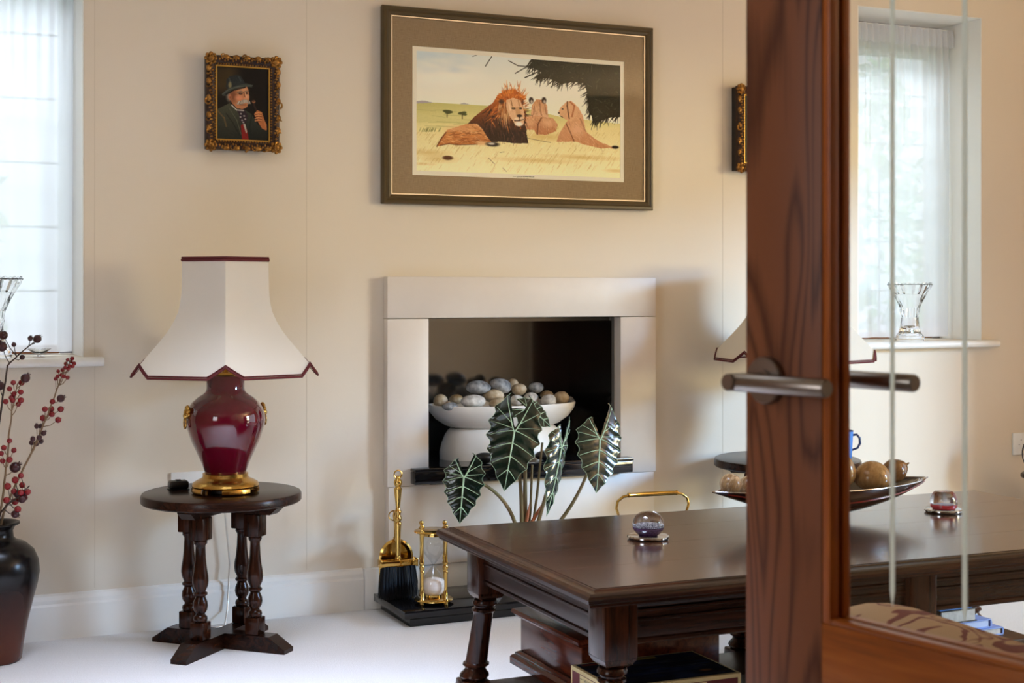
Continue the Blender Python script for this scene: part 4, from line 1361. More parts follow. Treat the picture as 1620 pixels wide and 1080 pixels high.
def W3(x, y, Y):
    """photo pixel -> point in the room on the plane Y (used once to lay out twigs and leaves)"""
    th = math.radians(24.4); u = (x - 810) / 2250.0
    dx, dy = u * math.cos(th) + math.sin(th), math.cos(th) - u * math.sin(th)
    d = Y / dy
    return Vector((dx * d, Y, 1.1 - (y - 458) / 2250.0 * d))


def berry_branch(label, stem, twigs, mat, berries, off):
    base = POT + Vector((off[0], off[1], .36))
    t = thing('berry_branch', label, 'branch', base, group='berry branches in the floor vase')
    P = [Vector((0, 0, 0))] + [Vector(q) - base for q in stem]
    pts = []
    for i in range(len(P) - 1):
        for k in range(5): pts.append(P[i].lerp(P[i + 1], k / 5) + Vector((random.uniform(-1, 1), random.uniform(-1, 1), 0)) * .0012)
    pts.append(P[-1])
    n = len(pts)
    MB().tube(pts, [.0040 - .0024 * i / n for i in range(n)], 7).build('stem', mat, t, ang=60)
    for kind, pos, r in berries:
        q = Vector(pos) - base
        near = min(pts, key=lambda p: (p - q - Vector((0, 0, -.03))).length)
        tw = near.lerp(q, .5) + Vector((0, 0, -.006))
        MB().tube([near, tw, q], [.0016, .0013, .001], 5).build('twig', mat, t, ang=60)
        d = (q - near).normalized().to_track_quat('Z', 'Y').to_euler()
        link('berry' if kind == 'r' else 'hip', ME_BR if kind == 'r' else ME_BD, t, q, d, (r, r, r))
    for tp in twigs:
        MB().tube([Vector(q) - base for q in tp], [.0022 - .0008 * i / len(tp) for i in range(len(tp))], 6).build('twig', mat, t, ang=60)


def cl(cx, cy, pts, Y, r, kind='r'): return [(kind, W3(cx + dx, cy + dy, Y + random.uniform(-.02, .02)), r * random.uniform(.9, 1.1)) for dx, dy in pts]


Yb = 4.42
# crop scale: 3 px of zoom = 1 px; list of positions read from the photo
b1 = cl(107, 575, [(0, -6), (5, -3), (-3, 0), (8, 4), (3, 4), (-4, 6), (7, -8), (1, 8), (10, 0), (-8, 10), (-15, 12), (-10, 18), (-16, 20), (-6, 20), (0, 22), (-19, 24)], Yb, .0062)
b1 += cl(85, 645, [(-2, -10), (-14, 2), (-4, 2), (11, 2), (-3, 10), (-17, 16), (7, 19)], Yb, .0092) + cl(96, 630, [(0, 0)], Yb, .011, 'd')
b1 += cl(62, 690, [(-4, -16), (2, -16), (7, -5), (-10, 4), (0, 2), (-12, 10), (3, 8), (-5, 12)], Yb, .0078, 'd')
berry_branch('longest red berry branch leaning right from the floor vase', [W3(5, 812, 4.45), W3(28, 760, Yb), W3(55, 705, Yb), W3(76, 655, Yb), W3(92, 610, Yb), W3(104, 578, Yb)], [], M['twig_pale'], b1, (.01, -.01))
b2 = cl(22, 625, [(-1, -20), (-7, -10), (0, -2), (11, -5), (-2, 8), (11, 8), (7, 14), (-13, 10), (-4, 4), (12, -20)], Yb - .03, .0085) + cl(40, 598, [(0, 0)], Yb - .03, .014, 'd')
b2 += cl(12, 715, [(3, -18), (-6, -7), (10, -3), (3, 12), (-8, 14), (-10, 2)], Yb - .03, .0085) + cl(24, 739, [(0, 0)], Yb - .03, .0145, 'd')
berry_branch('upright red berry branch with a plum hip halfway along', [W3(2, 800, 4.44), W3(10, 740, Yb - .03), W3(14, 690, Yb - .03), W3(19, 650, Yb - .03), W3(28, 606, Yb - .03)], [], M['twig_pale'], b2, (-.005, -.02))
b3 = cl(5, 530, [(0, 0), (-2, 18)], Yb + .02, .014, 'd') + cl(59, 536, [(0, 0)], Yb + .02, .0135, 'd') + cl(22, 545, [(0, 0), (13, 20), (26, -10)], Yb + .02, .0075, 'd') + cl(0, 610, [(0, 0)], Yb + .02, .013, 'd')
berry_branch('dark twig with plum coloured hips reaching the window sill', [W3(-8, 790, 4.46), W3(-6, 700, Yb + .02), W3(3, 640, Yb + .02), W3(12, 578, Yb + .02), W3(30, 560, Yb + .02), W3(54, 541, Yb + .02)], [], M['twig'], b3, (-.02, .01))
b4 = cl(30, 775, [(-6, -16), (5, -8), (-18, -6), (-8, 2), (3, 4), (14, 3), (-20, 16), (-6, 18), (-2, 30), (9, 12)], Yb - .05, .0095) + cl(28, 785, [(0, -4), (7, 4), (12, -6), (-4, 28)], Yb - .05, .011, 'd') + cl(33, 752, [(0, 0)], Yb - .05, .0085)
berry_branch('short berry cluster just above the rim of the floor vase', [W3(0, 812, 4.43), W3(15, 795, Yb - .05), W3(32, 785, Yb - .05), W3(47, 768, Yb - .05)], [], M['twig'], b4, (.0, -.03))

# crystal on the sills
def crystal_vase(loc, s, label):
    t = thing('crystal_vase', label, 'vase', loc, group='cut crystal vases')
    prof = [(0, 0), (.060, 0), (.062, .010), (.056, .022), (.044, .034), (.040, .050), (.036, .075), (.034, .095), (.038, .115), (.040, .14), (.050, .165), (.066, .195), (.084, .225), (.090, .238), (.083, .236), (.060, .198), (.043, .165), (.033, .14), (.028, .10), (.026, .06), (0, .05)]
    n = 32
    def mod(a, r, z):
        k = int(round(a / (2 * PI / n)))
        row = int(z / .026)
        if z < .03 or r < .03: return r
        return r * (1 + (.05 if (k + row) % 2 == 0 else -.05))
    MB().lathe([(r * s, z * s) for r, z in prof], n, None, lambda a, r, z: mod(a, r / s, z / s) * s).build('vessel', M['crystal'], t, ang=15)
    rim = [(math.cos(q) * .088 * s, math.sin(q) * .088 * s, (.239 + .004 * math.cos(16 * q)) * s) for q in [i * 2 * PI / 64 for i in range(64)]]
    MB().tube(rim, .0022 * s, 6, None, True).build('scalloped_rim', M['crystal'], t)


crystal_vase((3.985, 4.745, .8855), 1.0, 'flared cut crystal vase on the right window sill')
crystal_vase((.354, 4.742, .8855), 1.05, 'flared cut crystal vase on the left window sill at the photo edge')
d = thing('glass_dish', 'small clear footed glass dish on the left window sill', 'dish', (.50, 4.745, .8855))
MB().lathe([(0, 0), (.018, 0), (.018, .003), (.006, .006), (.006, .010), (.022, .014), (.036, .026), (.034, .026), (.02, .016), (0, .013)], 20).build('dish', M['crystal'], d, ang=30)
MB().tube([(math.cos(q) * .035, math.sin(q) * .035, .026) for q in [i * 2 * PI / 24 for i in range(24)]], .0016, 6, None, True).build('rim', M['crystal'], d)

# ================================================================== BOWL OF PEBBLES IN THE RECESS
BX, BY, BZ = 2.155, 4.835, .4805
bw = thing('pedestal_bowl', 'white ceramic pedestal bowl in the fireplace recess', 'bowl', (BX, BY, BZ))
def oval(a, r, z): return r
mb = MB(); prof = [(0, .112), (.190, .112), (.225, .122), (.262, .146), (.284, .172), (.292, .192), (.291, .199), (.283, .199), (.270, .176), (.22, .140), (0, .130)]
mb.lathe(prof, 64); mb.v = [(x, y * .57, z) for x, y, z in mb.v]
mb.build('bowl', M['plaster'], bw, ang=50)
mb = MB(); mb.lathe([(0, 0), (.246, 0), (.247, .022), (.246, .030), (.238, .060), (.226, .088), (.214, .104), (.205, .1115), (0, .1115)], 64); mb.v = [(x, y * .56, z) for x, y, z in mb.v]
mb.build('pedestal', M['plaster'], bw, ang=50)


def pebble(x, y, rx, rz, mat, label, Y=4.82, rot=0.0, ry=None):
    p = W3(x, y, Y)
    R = random.Random(int(x * 7 + y)); sd = [R.uniform(-.12, .12) for _ in range(4)]
    s = .00225
    mb = MB(); mb.ball((0, 0, 0), (rx * s, (ry or (rx + rz) / 2) * s, rz * s), 20, 12, None, lambda q: (q[0] * (1 + sd[0] * q[2] + sd[1] * q[1]), q[1], q[2] * (1 + sd[2] * q[0] + sd[3] * q[0] * q[1])))
    o = mb.build('pebble', mat, None, ang=80, loc=p, rot=(0, rot, 0))
    tag(o, label, 'pebble', 'pebbles in the pedestal bowl')


G, TN, PL = M['peb_grey'], M['peb_tan'], M['peb_pale']
pebble(757, 612, 21, 11, G, 'long grey mottled pebble, left of the two highest pebbles', 4.80, .03)
pebble(792, 610, 19, 12, G, 'dark grey streaked pebble, right of the two highest pebbles', 4.81, .25)
pebble(697, 634, 12, 11, TN, 'round tan pebble at the left end of the bowl', 4.82)
pebble(722, 631, 12, 8, TN, 'small tan pebble low in the gap right of the leftmost pebble', 4.86)
pebble(748, 635, 21, 11, PL, 'wide cream pebble at the front rim below the long grey one', 4.755)
pebble(712, 643, 13, 7, G, 'small grey flecked pebble half sunk at the front left rim', 4.76)
pebble(781, 626, 18, 11, TN, 'tan pebble under the two highest grey pebbles', 4.80)
pebble(789, 638, 16, 10, TN, 'low tan pebble at the front rim left of the big leaf', 4.755)
pebble(811, 607, 10, 9, TN, 'small pale tan pebble at the back of the top row', 4.875)
pebble(821, 616, 13, 10, TN, 'tan pebble just above the top of the plant', 4.815)
pebble(848, 613, 13, 9, G, 'grey pebble behind the topmost leaf', 4.84)
pebble(818, 633, 11, 9, PL, 'pale pebble between the two upper leaves', 4.76)
pebble(868, 634, 13, 11, PL, 'white speckled pebble right of the top leaf', 4.765)
pebble(888, 629, 14, 11, TN, 'large round tan pebble near the right end of the bowl', 4.80)
pebble(901, 634, 8, 8, G, 'small brownish grey pebble at the right end of the bowl', 4.84)
pebble(840, 630, 13, 10, PL, 'pale pebble mostly hidden behind the top leaf', 4.80)
pebble(865, 625, 12, 8, TN, 'small tan pebble behind the white speckled one', 4.88)
for q, r, lb in (((2.005, 4.66), (.042, .022, .020), 'black oval stone on the shelf left of the plant'), ((2.245, 4.66), (.040, .022, .018), 'black oval stone on the shelf right of the plant')):
    mb = MB(); mb.ball((0, 0, 0), r, 16, 10)
    tag(mb.build('fire_stone', M['black'], None, ang=80, loc=(q[0], q[1], .4805 + r[2] - .0006)), lb, 'stone')

# ================================================================== ALOCASIA
PB = Vector((2.075, 4.47, .0555))
pl = thing('potted_alocasia', 'alocasia plant with dark arrow leaves and white veins before the fireplace', 'plant', PB)
MB().lathe([(0, 0), (.070, 0), (.074, .004), (.090, .12), (.094, .125), (.094, .145), (.088, .147), (.085, .135), (0, .13)], 40).build('plant_pot', M['plaster'], pl, ang=40)
MB().lathe([(0, .1325), (.083, .1325), (.06, .138), (0, .142)], 28).build('soil', M['soil'], pl)
WT = [(-.62, .20), (-.52, .30), (-.36, .42), (-.18, .485), (0, .50), (.15, .49), (.3, .45), (.45, .40), (.6, .32), (.75, .215), (.88, .11), (.96, .04), (1.0, .0)]


def leafw(v):
    for (a, wa), (b_, wb_) in zip(WT, WT[1:]):
        if v <= b_: return wa + (wb_ - wa) * (v - a) / (b_ - a)
    return 0


def leaf(A, Tp, W, facing, cup=.12, droop=.1, seed=0, lobes=(1, 1), label=None):
    """A: stalk joint, Tp: tip (room points), W: full width, facing: direction the blade looks"""
    R = random.Random(seed)
    A, Tp = Vector(A), Vector(Tp)
    L = (Tp - A).length
    ay = (Tp - A).normalized()
    n = Vector(facing); n = (n - ay * n.dot(ay)).normalized()
    ax = ay.cross(n).normalized()
    veins = [-.36, -.11, .13, .36, .58, .80]
    def scal(v):
        d = min(abs(v - q) for q in veins)
        return 1 + .17 * max(0, 1 - d / .09) - .07
    def P(x, v, lift=0.0, side=1):
        # x in -.5*.. +.5 of width, v along the length
        q = min(abs(v - .22 * abs(x) * 2 - k) for k in veins)
        quilt = .017 * L * (1 - max(0, 1 - q / .07)) * min(1, abs(x) * 6) * (1.0 if abs(x) < .42 else .6)
        z = -cup * abs(x) ** 1.5 * 2 * W - droop * L * (max(0, v) ** 2) * .5 + quilt - droop * L * .5 * (max(0, -v)) ** 2
        if abs(x) > .38: z += .012 * math.sin(v * 26 + seed) * L
        return A + ax * (x * W) + ay * (v * L) + n * (z + lift)
    mb = MB()
    nv, nu = 46, 9
    for sd, lb in ((-1, lobes[0]), (1, lobes[1])):
        vs = []; fs = []
        v0 = -.62 * lb
        rows = [v0 + (1 - v0) * i / nv for i in range(nv + 1)]
        for v in rows:
            w = leafw(v / lb if v < 0 else v) * scal(v)
            inn = 0.0 if v >= -.06 else min(w * .98, .02 + .20 * ((-v - .06) / (.56 * lb)) ** 1.1)
            if v <= v0 + 1e-6: inn = w * .80
            for j in range(nu + 1):
                x = inn + (w - inn) * j / nu
                vs.append(P(sd * x, v))
        for i in range(nv):
            for j in range(nu):
                a = i * (nu + 1) + j; fs.append((a, a + 1, a + nu + 2, a + nu + 1))
        mb.add(vs, fs)
    o = bpy.data.objects.new('leaf', None)
    me = bpy.data.meshes.new('leaf'); me.from_pydata([tuple(v - PB) for v in (Vector(q) for q in mb.v)], [], mb.f)
    smooth(me, 70); me.materials.append(M['leaf'])
    o = bpy.data.objects.new('leaf', me); COL.objects.link(o); o.parent = pl
    if label: o['label'] = label
    # veins
    k = MB()
    lift = .0012
    def run(pts, r0, r1): k.tube([p - PB for p in pts], [r0 + (r1 - r0) * i / (len(pts) - 1) for i in range(len(pts))], 6)
    run([P(0, v, lift) for v in [i / 16 * .99 for i in range(17)]], .0036, .0008)
    for sd, lb in ((-1, lobes[0]), (1, lobes[1])):
        run([P(sd * (.02 + .24 * (t_ ** .9)), -.56 * lb * t_, lift) for t_ in [i / 8 for i in range(9)]], .0026, .0008)
        for q in veins:
            if q < 0:
                t0 = -q * .55
                st = (.02 + .24 * t0, -.56 * lb * t0)
                w = leafw(q) * .97
                run([P(sd * (st[0] + (w - st[0]) * i / 6), (st[1] + (q * lb * .95 - st[1]) * i / 6), lift) for i in range(7)], .0014, .0006)
            else:
                w = leafw(q) * .985
                s0 = max(0, q - .15)
                run([P(sd * w * i / 7, s0 + (q - s0) * (i / 7) ** 1.2, lift) for i in range(8)], .0017, .0007)
        # pale leaf margin
        run([P(sd * leafw(v / lb if v < 0 else v) * scal(v), v, 0) for v in [-.62 * lb + (1 + .62 * lb) * i / 60 for i in range(61)]], .0006, .0005)
    k.build('veins', M['vein'], o, ang=70)
    return A


def stalk(A, x0, bend, r=.0062):
    b0 = PB + Vector((x0[0], x0[1], .136)); A = Vector(A)
    mid = b0.lerp(A, .55) + Vector(bend)
    pts = []
    for i in range(13):
        t_ = i / 12; pts.append(b0 * (1 - t_) ** 2 + mid * 2 * t_ * (1 - t_) + A * t_ ** 2 - PB)
    MB().tube(pts, [r * (1.35 - .7 * i / 12) for i in range(13)], 8).build('leaf_stalk', M['stem'], pl, ang=60)


toCam = Vector((-.42, -.9, .12))
A1 = W3(814, 681, 4.30); leaf(A1, W3(798, 776, 4.26), .172, (-.35, -.92, .30), .10, .10, 1)
A2 = W3(836, 648, 4.40); leaf(A2, W3(874, 668, 4.36), .125, (.0, -.75, .75), .10, .5, 2)
A3 = W3(888, 707, 4.32); leaf(A3, W3(869, 817, 4.28), .112, (.55, -.8, .35), .26, .10, 3, (.75, .5))
A4 = W3(949, 694, 4.36); leaf(A4, W3(945, 779, 4.30), .165, (.0, -.93, .36), .10, .10, 4, (1.15, .62))
A5 = W3(734, 754, 4.26); leaf(A5, W3(727, 828, 4.24), .128, (-.45, -.88, .15), .08, .10, 5, (.85, .62))
stalk(A1 + Vector((.0, .012, -.002)), (-.01, .0), (.03, .02, .06)); stalk(A2 + Vector((.0, .01, 0)), (.0, .01), (0, .0, .05)); stalk(A3 + Vector((0, .012, 0)), (.02, .0), (0, 0, .0))
stalk(A4 + Vector((0, .012, 0)), (.022, .01), (.05, 0, -.09)); stalk(A5 + Vector((0, .012, 0)), (-.02, -.01), (.10, 0, .07))
for dx, top in ((.005, (842, 735)), (-.004, (832, 742)), (.014, (858, 700))):
    e = W3(top[0], top[1], 4.45); MB().tube([Vector((dx, -.008, .136)), (Vector((dx, -.008, .136)) + (e - PB)) / 2 + Vector((.004, 0, 0)), e - PB], [.0055, .0048, .0042], 8).build('leaf_stalk', M['stem'], pl, ang=60)
for px, py, qx, qy in ((838, 832, 862, 790), (832, 832, 838, 795)):
    a_, b_ = W3(px, py, 4.44), W3(qx, qy, 4.43); MB().tube([a_ - PB, a_.lerp(b_, .5) - PB, b_ - PB], [.007, .006, .0006], 6).build('sheath', M['sheath'], pl, ang=60)

# ================================================================== HEARTH BRUSH, DUSTPAN, SAND GLASS
HZ = .0552
hb = thing('hearth_brush', 'brass handled hearth brush with black bristles on the hearth', 'brush', (1.634, 4.535, HZ), -.05)
r = MB()
for i in range(900):
    x, y = random.uniform(-.056, .056), random.uniform(-.012, .012)
    sp = 1.12
    zt = random.uniform(0.0, .012)
    r.tube([(x, y, .118), (x * sp * .98 + random.uniform(-.003, .003), y * 1.5, .06), (x * sp + random.uniform(-.004, .004), y * 2.0 + random.uniform(-.003, .003), zt + .001)], [.0012, .0011, .0005], 3)
br = r.build('bristles', M['bristle'], hb, ang=0); br['kind'] = 'stuff'
b = MB()
b.box(-.064, .064, -.017, .017, .112, .134, .004)
b.box(-.067, -.060, -.019, .019, .110, .137, .003); b.box(.060, .067, -.019, .019, .110, .137, .003)
b.build('brush_head', M['brass'], hb)
hp = [(.0105, .134), (.0115, .139), (.0085, .143), (.0085, .150), (.0095, .22), (.0115, .252), (.012, .258), (.0095, .262), (.0125, .268), (.0125, .276), (.0095, .28), (.0095, .288), (.0115, .292), (.0115, .298), (.0085, .302), (.0075, .31), (.011, .345), (.0135, .366), (.0140, .372), (.0105, .376), (.009, .380), (.0135, .388), (.0145, .394), (.0125, .402), (.0085, .406), (.0065, .412), (.0065, .416), (0, .418)]
MB().lathe([(0, .1338)] + hp, 20).build('handle', M['brass'], hb, ang=40)
MB().tube([(math.sin(q) * .0135, 0, .421 + math.cos(q) * .0135) for q in [i * 2 * PI / 20 for i in range(20)]], .0026, 8, None, True).build('hanging_ring', M['brass'], hb)
dp = thing('dustpan', 'round topped brass dustpan standing behind the hearth brush', 'dustpan', (1.642, 4.600, HZ), -.05)
b = MB()
n = 28
def arch(w, h0, h1, y, k=n):
    pts = [(-w, y, .001), (-w, y, h0)]
    for i in range(k + 1):
        a_ = PI - PI * i / k; pts.append((math.cos(a_) * w, y, h0 + math.sin(a_) * h1))
    return pts + [(w, y, h0), (w, y, .001)]
o1 = arch(.060, .135, .062, -.030); o2 = arch(.053, .135, .055, -.034); o3 = arch(.047, .133, .048, -.012)
m_ = len(o1); vs = o1 + o2 + o3 + [(p[0], p[1] + .004, p[2]) for p in o3[::1]] + [(p[0], p[1] + .004, p[2]) for p in o1]
fs = []
for lay in ((0, 1), (1, 2), (4, 3)):
    for i in range(m_ - 1): fs.append((lay[0] * m_ + i, lay[0] * m_ + i + 1, lay[1] * m_ + i + 1, lay[1] * m_ + i))
fs.append(tuple(2 * m_ + i for i in range(m_))); fs.append(tuple(3 * m_ + i for i in range(m_ - 1, -1, -1)))
for i in range(m_ - 1): fs.append((i, 4 * m_ + i, 4 * m_ + i + 1, i + 1))
b.add(vs, fs); b.build('pan', M['brass'], dp, ang=40)
MB().lathe([(0, .192), (.009, .192), (.010, .20), (.007, .205), (.0075, .25), (.011, .275), (.009, .29), (0, .292)], 18, T(0, -.026, 0)).build('handle', M['brass'], dp, ang=40)
MB().tube([(math.sin(q) * .016 - .012, -.036, .278 + math.cos(q) * .016) for q in [i * 2 * PI / 20 for i in range(20)]], .0022, 8, None, True).build('hanging_ring', M['brass'], dp)

hg = thing('sand_glass', 'brass framed hourglass with white sand on the hearth', 'hourglass', (1.722, 4.43, HZ))
for z, nm in ((.010, 'base_plate'), (.236, 'top_plate')):
    MB().lathe([(0, z), (.062, z), (.066, z + .003), (.064, z + .006), (.058, z + .009), (0, z + .009)], 40).build(nm, M['brass'], hg, ang=40)
for z0, z1 in ((.0192, .030), (.224, .2358)): MB().lathe([(0, z0), (.030, z0), (.030, z1), (0, z1)], 32).build('glass_collar', M['brass'], hg, ang=40)
post = MB(); post.lathe([(0, 0), (.006, 0), (.0075, .004), (.006, .009), (.0085, .0095), (.0085, .020), (.0065, .023), (.0052, .06), (.0058, .10), (.0075, .108), (.0075, .113), (.0056, .116), (.008, .124), (.008, .128), (.0056, .134), (.0075, .139), (.0075, .143), (.0058, .15), (.0050, .19), (.0062, .226), (.0088, .231), (.0088, .246), (.006, .249), (.0045, .252), (.0072, .258), (.0078, .262), (.006, .267), (0, .269)], 16)
pm = post.mesh('post', 40); pm.materials.append(M['brass'])
for k in range(4):
    a_ = math.radians(-90 - 21 + 47 + k * 90); link('post', pm, hg, (math.cos(a_) * .0555, math.sin(a_) * .0555, 0))
gp = [(.029, .0302), (.036, .038), (.0405, .052), (.040, .068), (.033, .086), (.020, .104), (.008, .120), (.0035, .127), (.008, .134), (.020, .150), (.033, .168), (.040, .186), (.0405, .202), (.036, .216), (.029, .2238)]
MB().lathe(gp, 36).build('glass_bulb', M['glass_thin'], hg, ang=70)
MB().lathe([(0, .0305), (.0275, .0305), (.0345, .039), (.0388, .052), (.0385, .066), (.034, .077), (.018, .083), (0, .086)], 32).build('sand', M['sand'], hg, ang=60)

# brass-handled coal bucket behind the coffee table
cb = thing('coal_bucket', 'black bucket with a brass carrying handle behind the coffee table', 'bucket', (2.43, 4.20, 0), -.08)
MB().lathe([(0, 0), (.105, 0), (.110, .004), (.145, .235), (.150, .240), (.147, .245), (.140, .240), (.106, .012), (0, .012)], 40).build('bucket', M['uplight'], cb, ang=40)
MB().tube([(math.cos(q) * .148, math.sin(q) * .148, .243) for q in [i * 2 * PI / 40 for i in range(40)]], .005, 8, None, True).build('rim', M['brass'], cb)
hd = [(-.1475, 0, .235), (-.146, 0, .27), (-.128, 0, .310), (-.125, 0, .335), (-.135, 0, .365), (-.130, 0, .388), (-.110, 0, .402), (-.085, 0, .406), (.085, 0, .406), (.110, 0, .402), (.130, 0, .388), (.135, 0, .365), (.125, 0, .335), (.128, 0, .310), (.146, 0, .27), (.1475, 0, .235)]
MB().tube(hd, .0048, 8).build('bail', M['brass'], cb, ang=60)
g = MB(); g.lathe([(0, -.092), (.0085, -.092), (.0085, -.088), (.0075, -.086), (.0082, -.02), (.0078, 0), (.0082, .02), (.0075, .086), (.0085, .088), (.0085, .092), (0, .092)], 18, T(0, 0, .407) @ RY(PI / 2))
g.build('grip', M['brass'], cb, ang=40)

# ================================================================== COFFEE TABLE
CT = thing('coffee_table', 'long dark oak coffee table with turned legs and moulded apron', 'table', (2.247, 3.015, 0), math.radians(-1.2))
TX, TY, TZ = .895, .452, .480
# framed top: field boards with a moulded border
def slab(x, y, prof, name, mat):
    """rectangular top with an edge profile: prof = [(inset, z)] from bottom inner to top inner"""
    vs = []; m_ = len(prof)
    for d_, z in prof:
        vs += [(-x + d_, -y + d_, z), (x - d_, -y + d_, z), (x - d_, y - d_, z), (-x + d_, y - d_, z)]
    fs = [(3, 2, 1, 0), tuple(4 * (m_ - 1) + i for i in range(4))]
    for i in range(m_ - 1):
        for k in range(4):
            k2 = (k + 1) % 4; fs.append((4 * i + k, 4 * i + k2, 4 * (i + 1) + k2, 4 * (i + 1) + k))
    return MB().add(vs, fs)


slab(TX, TY, [(.030, TZ - .036), (.012, TZ - .036), (.006, TZ - .032), (.006, TZ - .028), (.001, TZ - .024), (0, TZ - .017), (.003, TZ - .010), (.012, TZ - .006), (.014, TZ - .006), (.026, TZ - .0035), (.028, TZ - .0012), (.034, TZ - .0012)], 'top', None).build('moulded_edge', M['dark_oak'], CT, ang=25)
nb = 4
for k in range(nb):
    y0 = -TY + .034 + (2 * TY - .068) * k / nb; y1 = -TY + .034 + (2 * TY - .068) * (k + 1) / nb
    MB().box(-TX + .034, TX - .034, y0 + .0002, y1 - .0002, TZ - .0011, TZ, .0003, seg=1).build('top_board', M['table_top'], CT)
# apron with run mouldings
def apron(L, M4, name='apron'):
    a = MB()
    prof = [(0, .345), (.018, .345), (.021, .349), (.021, .355), (.017, .358), (.018, .362), (.018, .392), (.021, .395), (.021, .399), (.018, .402), (.018, .412), (.022, .415), (.022, .419), (.018, .422), (.020, .430), (.026, .4435), (0, .4435)]
    m_ = len(prof)
    a.add([(-L, -d_, z) for d_, z in prof] + [(L, -d_, z) for d_, z in prof], [tuple(range(m_)), tuple(range(2 * m_ - 1, m_ - 1, -1))] + [(i, (i + 1) % m_, m_ + (i + 1) % m_, m_ + i) for i in range(m_)], M4)
    a.build(name, M['dark_oak'], CT, ang=25)


LXo, LYo = TX - .105, TY - .095
apron(LXo - .04, T(0, -LYo - .005, 0)); apron(LXo - .04, T(0, LYo + .005, 0) @ RZ(PI))
apron(LYo - .04, T(-LXo - .005, 0, 0) @ RZ(-PI / 2)); apron(LYo - .04, T(LXo + .005, 0, 0) @ RZ(PI / 2))
def coffee_leg(sx, sy, name='leg'):
    l = MB()
    tilt = .055
    b = .040
    # square block with chamfered lower corners
    l.box(-b, b, -b, b, .318, .4438, .004)
    q = []
    for (hw, z) in ((b - .001, .3185), (b - .008, .306), (b - .018, .298)): q.append((hw, z))
    vs = []
    for hw, z in q: vs += [(-hw, -hw, z), (hw, -hw, z), (hw, hw, z), (-hw, hw, z)]
    fs = []
    for i in range(2):
        for k in range(4): fs.append((4 * i + k, 4 * i + (k + 1) % 4, 4 * (i + 1) + (k + 1) % 4, 4 * (i + 1) + k))
    l.add(vs, fs + [(8, 9, 10, 11), (3, 2, 1, 0)])
    prof = [(.022, .300), (.030, .297), (.033, .291), (.033, .286), (.026, .281), (.025, .277), (.031, .274), (.032, .269), (.027, .265), (.0255, .258), (.0265, .20), (.0285, .140), (.029, .134), (.034, .131), (.035, .126), (.030, .122), (.027, .118), (.029, .112), (.037, .104), (.039, .097), (.034, .090), (.028, .086)]
    l.lathe(prof, 32)
    l.box(-.036, .036, -.036, .036, .035, .087, .004)
    l.lathe([(0, 0), (.030, 0), (.034, .008), (.034, .026), (.028, .0355), (0, .0355)], 28)
    me = l.mesh(name, 40)
    for v in me.vertices:
        k = max(0, .32 - v.co.z)
        v.co.x += sx * k * tilt * 2.0; v.co.y += sy * k * tilt * 2.0
    me.materials.append(M['dark_oak_z'])
    link(name, me, CT, (sx * LXo, sy * LYo, 0))


for sx in (-1, 0, 1):
    for sy in (-1, 1): coffee_leg(sx, sy)
for k in range(3):
    y0 = -LYo + .045 + (2 * LYo - .09) * k / 3; y1 = -LYo + .045 + (2 * LYo - .09) * (k + 1) / 3
    MB().box(-LXo - .02, LXo + .02, y0 + .001, y1 - .001, .080, .100, .002).build('shelf_board', M['dark_oak'], CT)
for sx in (-1, 1): MB().box(sx * LXo - .02, sx * LXo + .02, -LYo + .005, LYo - .005, .050, .0795, .002).build('shelf_rail', M['dark_oak'], CT)

# ---- on the table
def coaster(loc, label):
    t = thing('coaster', label, 'coaster', loc, group='round metal coasters')
    MB().lathe([(0, .001), (.049, .001), (.0525, .004), (.0525, .0075), (.050, .009), (.046, .0078), (0, .0078)], 40).build('disc', M['chrome'], t, ang=40)
    MB().lathe([(0, 0), (.048, 0), (.048, .0009), (0, .0009)], 32).build('felt', M['black'], t)
    return t


coaster((1.772, 3.085, TZ + .0004), 'silver coaster under the purple and white paperweight')
coaster((2.735, 3.115, TZ + .0004), 'silver coaster under the red paperweight')


def florets(n_ring, r0, h, cols, parent, name):
    mb = MB(); cd = []
    k = 0
    for ring in range(n_ring):
        rr = r0 * (ring + .3) / n_ring
        cnt = max(1, int(2 * PI * rr / .0042))
        for i in range(cnt):
            a = 2 * PI * i / cnt + ring * .5
            z = h * (1 - (rr / r0) ** 2 * .75)
            mb.ball((math.cos(a) * rr, math.sin(a) * rr, z), (.0020, .0020, .0012), 6, 4)
    return mb


pw = thing('paperweight', 'domed glass paperweight with white florets and a purple base', 'paperweight', (1.772, 3.085, TZ + .0084), group='glass paperweights')
MB().lathe([(0, 0), (.022, 0), (.031, .006), (.0385, .018), (.0395, .028), (.037, .040), (.030, .051), (.018, .058), (.006, .0605), (0, .0607)], 48).build('glass_dome', solid_glass('clear_dome_glass', (.97, .97, 1, 1), 1.45), pw, ang=70)
m_core = plain('purple_cane', srgb(46, 10, 40), .5, var=srgb(96, 60, 110), vscale=260)
MB().lathe([(0, .003), (.018, .003), (.026, .009), (.031, .016), (.031, .019), (.022, .0235), (.010, .026), (0, .0265)], 40).build('cane_cushion', m_core, pw, ang=60)
fl = florets(7, .030, .0095, None, pw, 'f')
fl.v = [(x, y, z + .0185) for x, y, z in fl.v]
o = fl.build('florets', plain('white_floret', srgb(222, 228, 236), .5, var=srgb(40, 50, 84), vscale=330), pw, ang=70); o['kind'] = 'stuff'
pw = thing('paperweight', 'faceted glass paperweight with a red and white flower base', 'paperweight', (2.735, 3.115, TZ + .0084), group='glass paperweights')
def fac(a, r, z): return r * (1.0 - .05 * abs(math.sin(3 * a)) if .012 < z < .05 else 1.0)
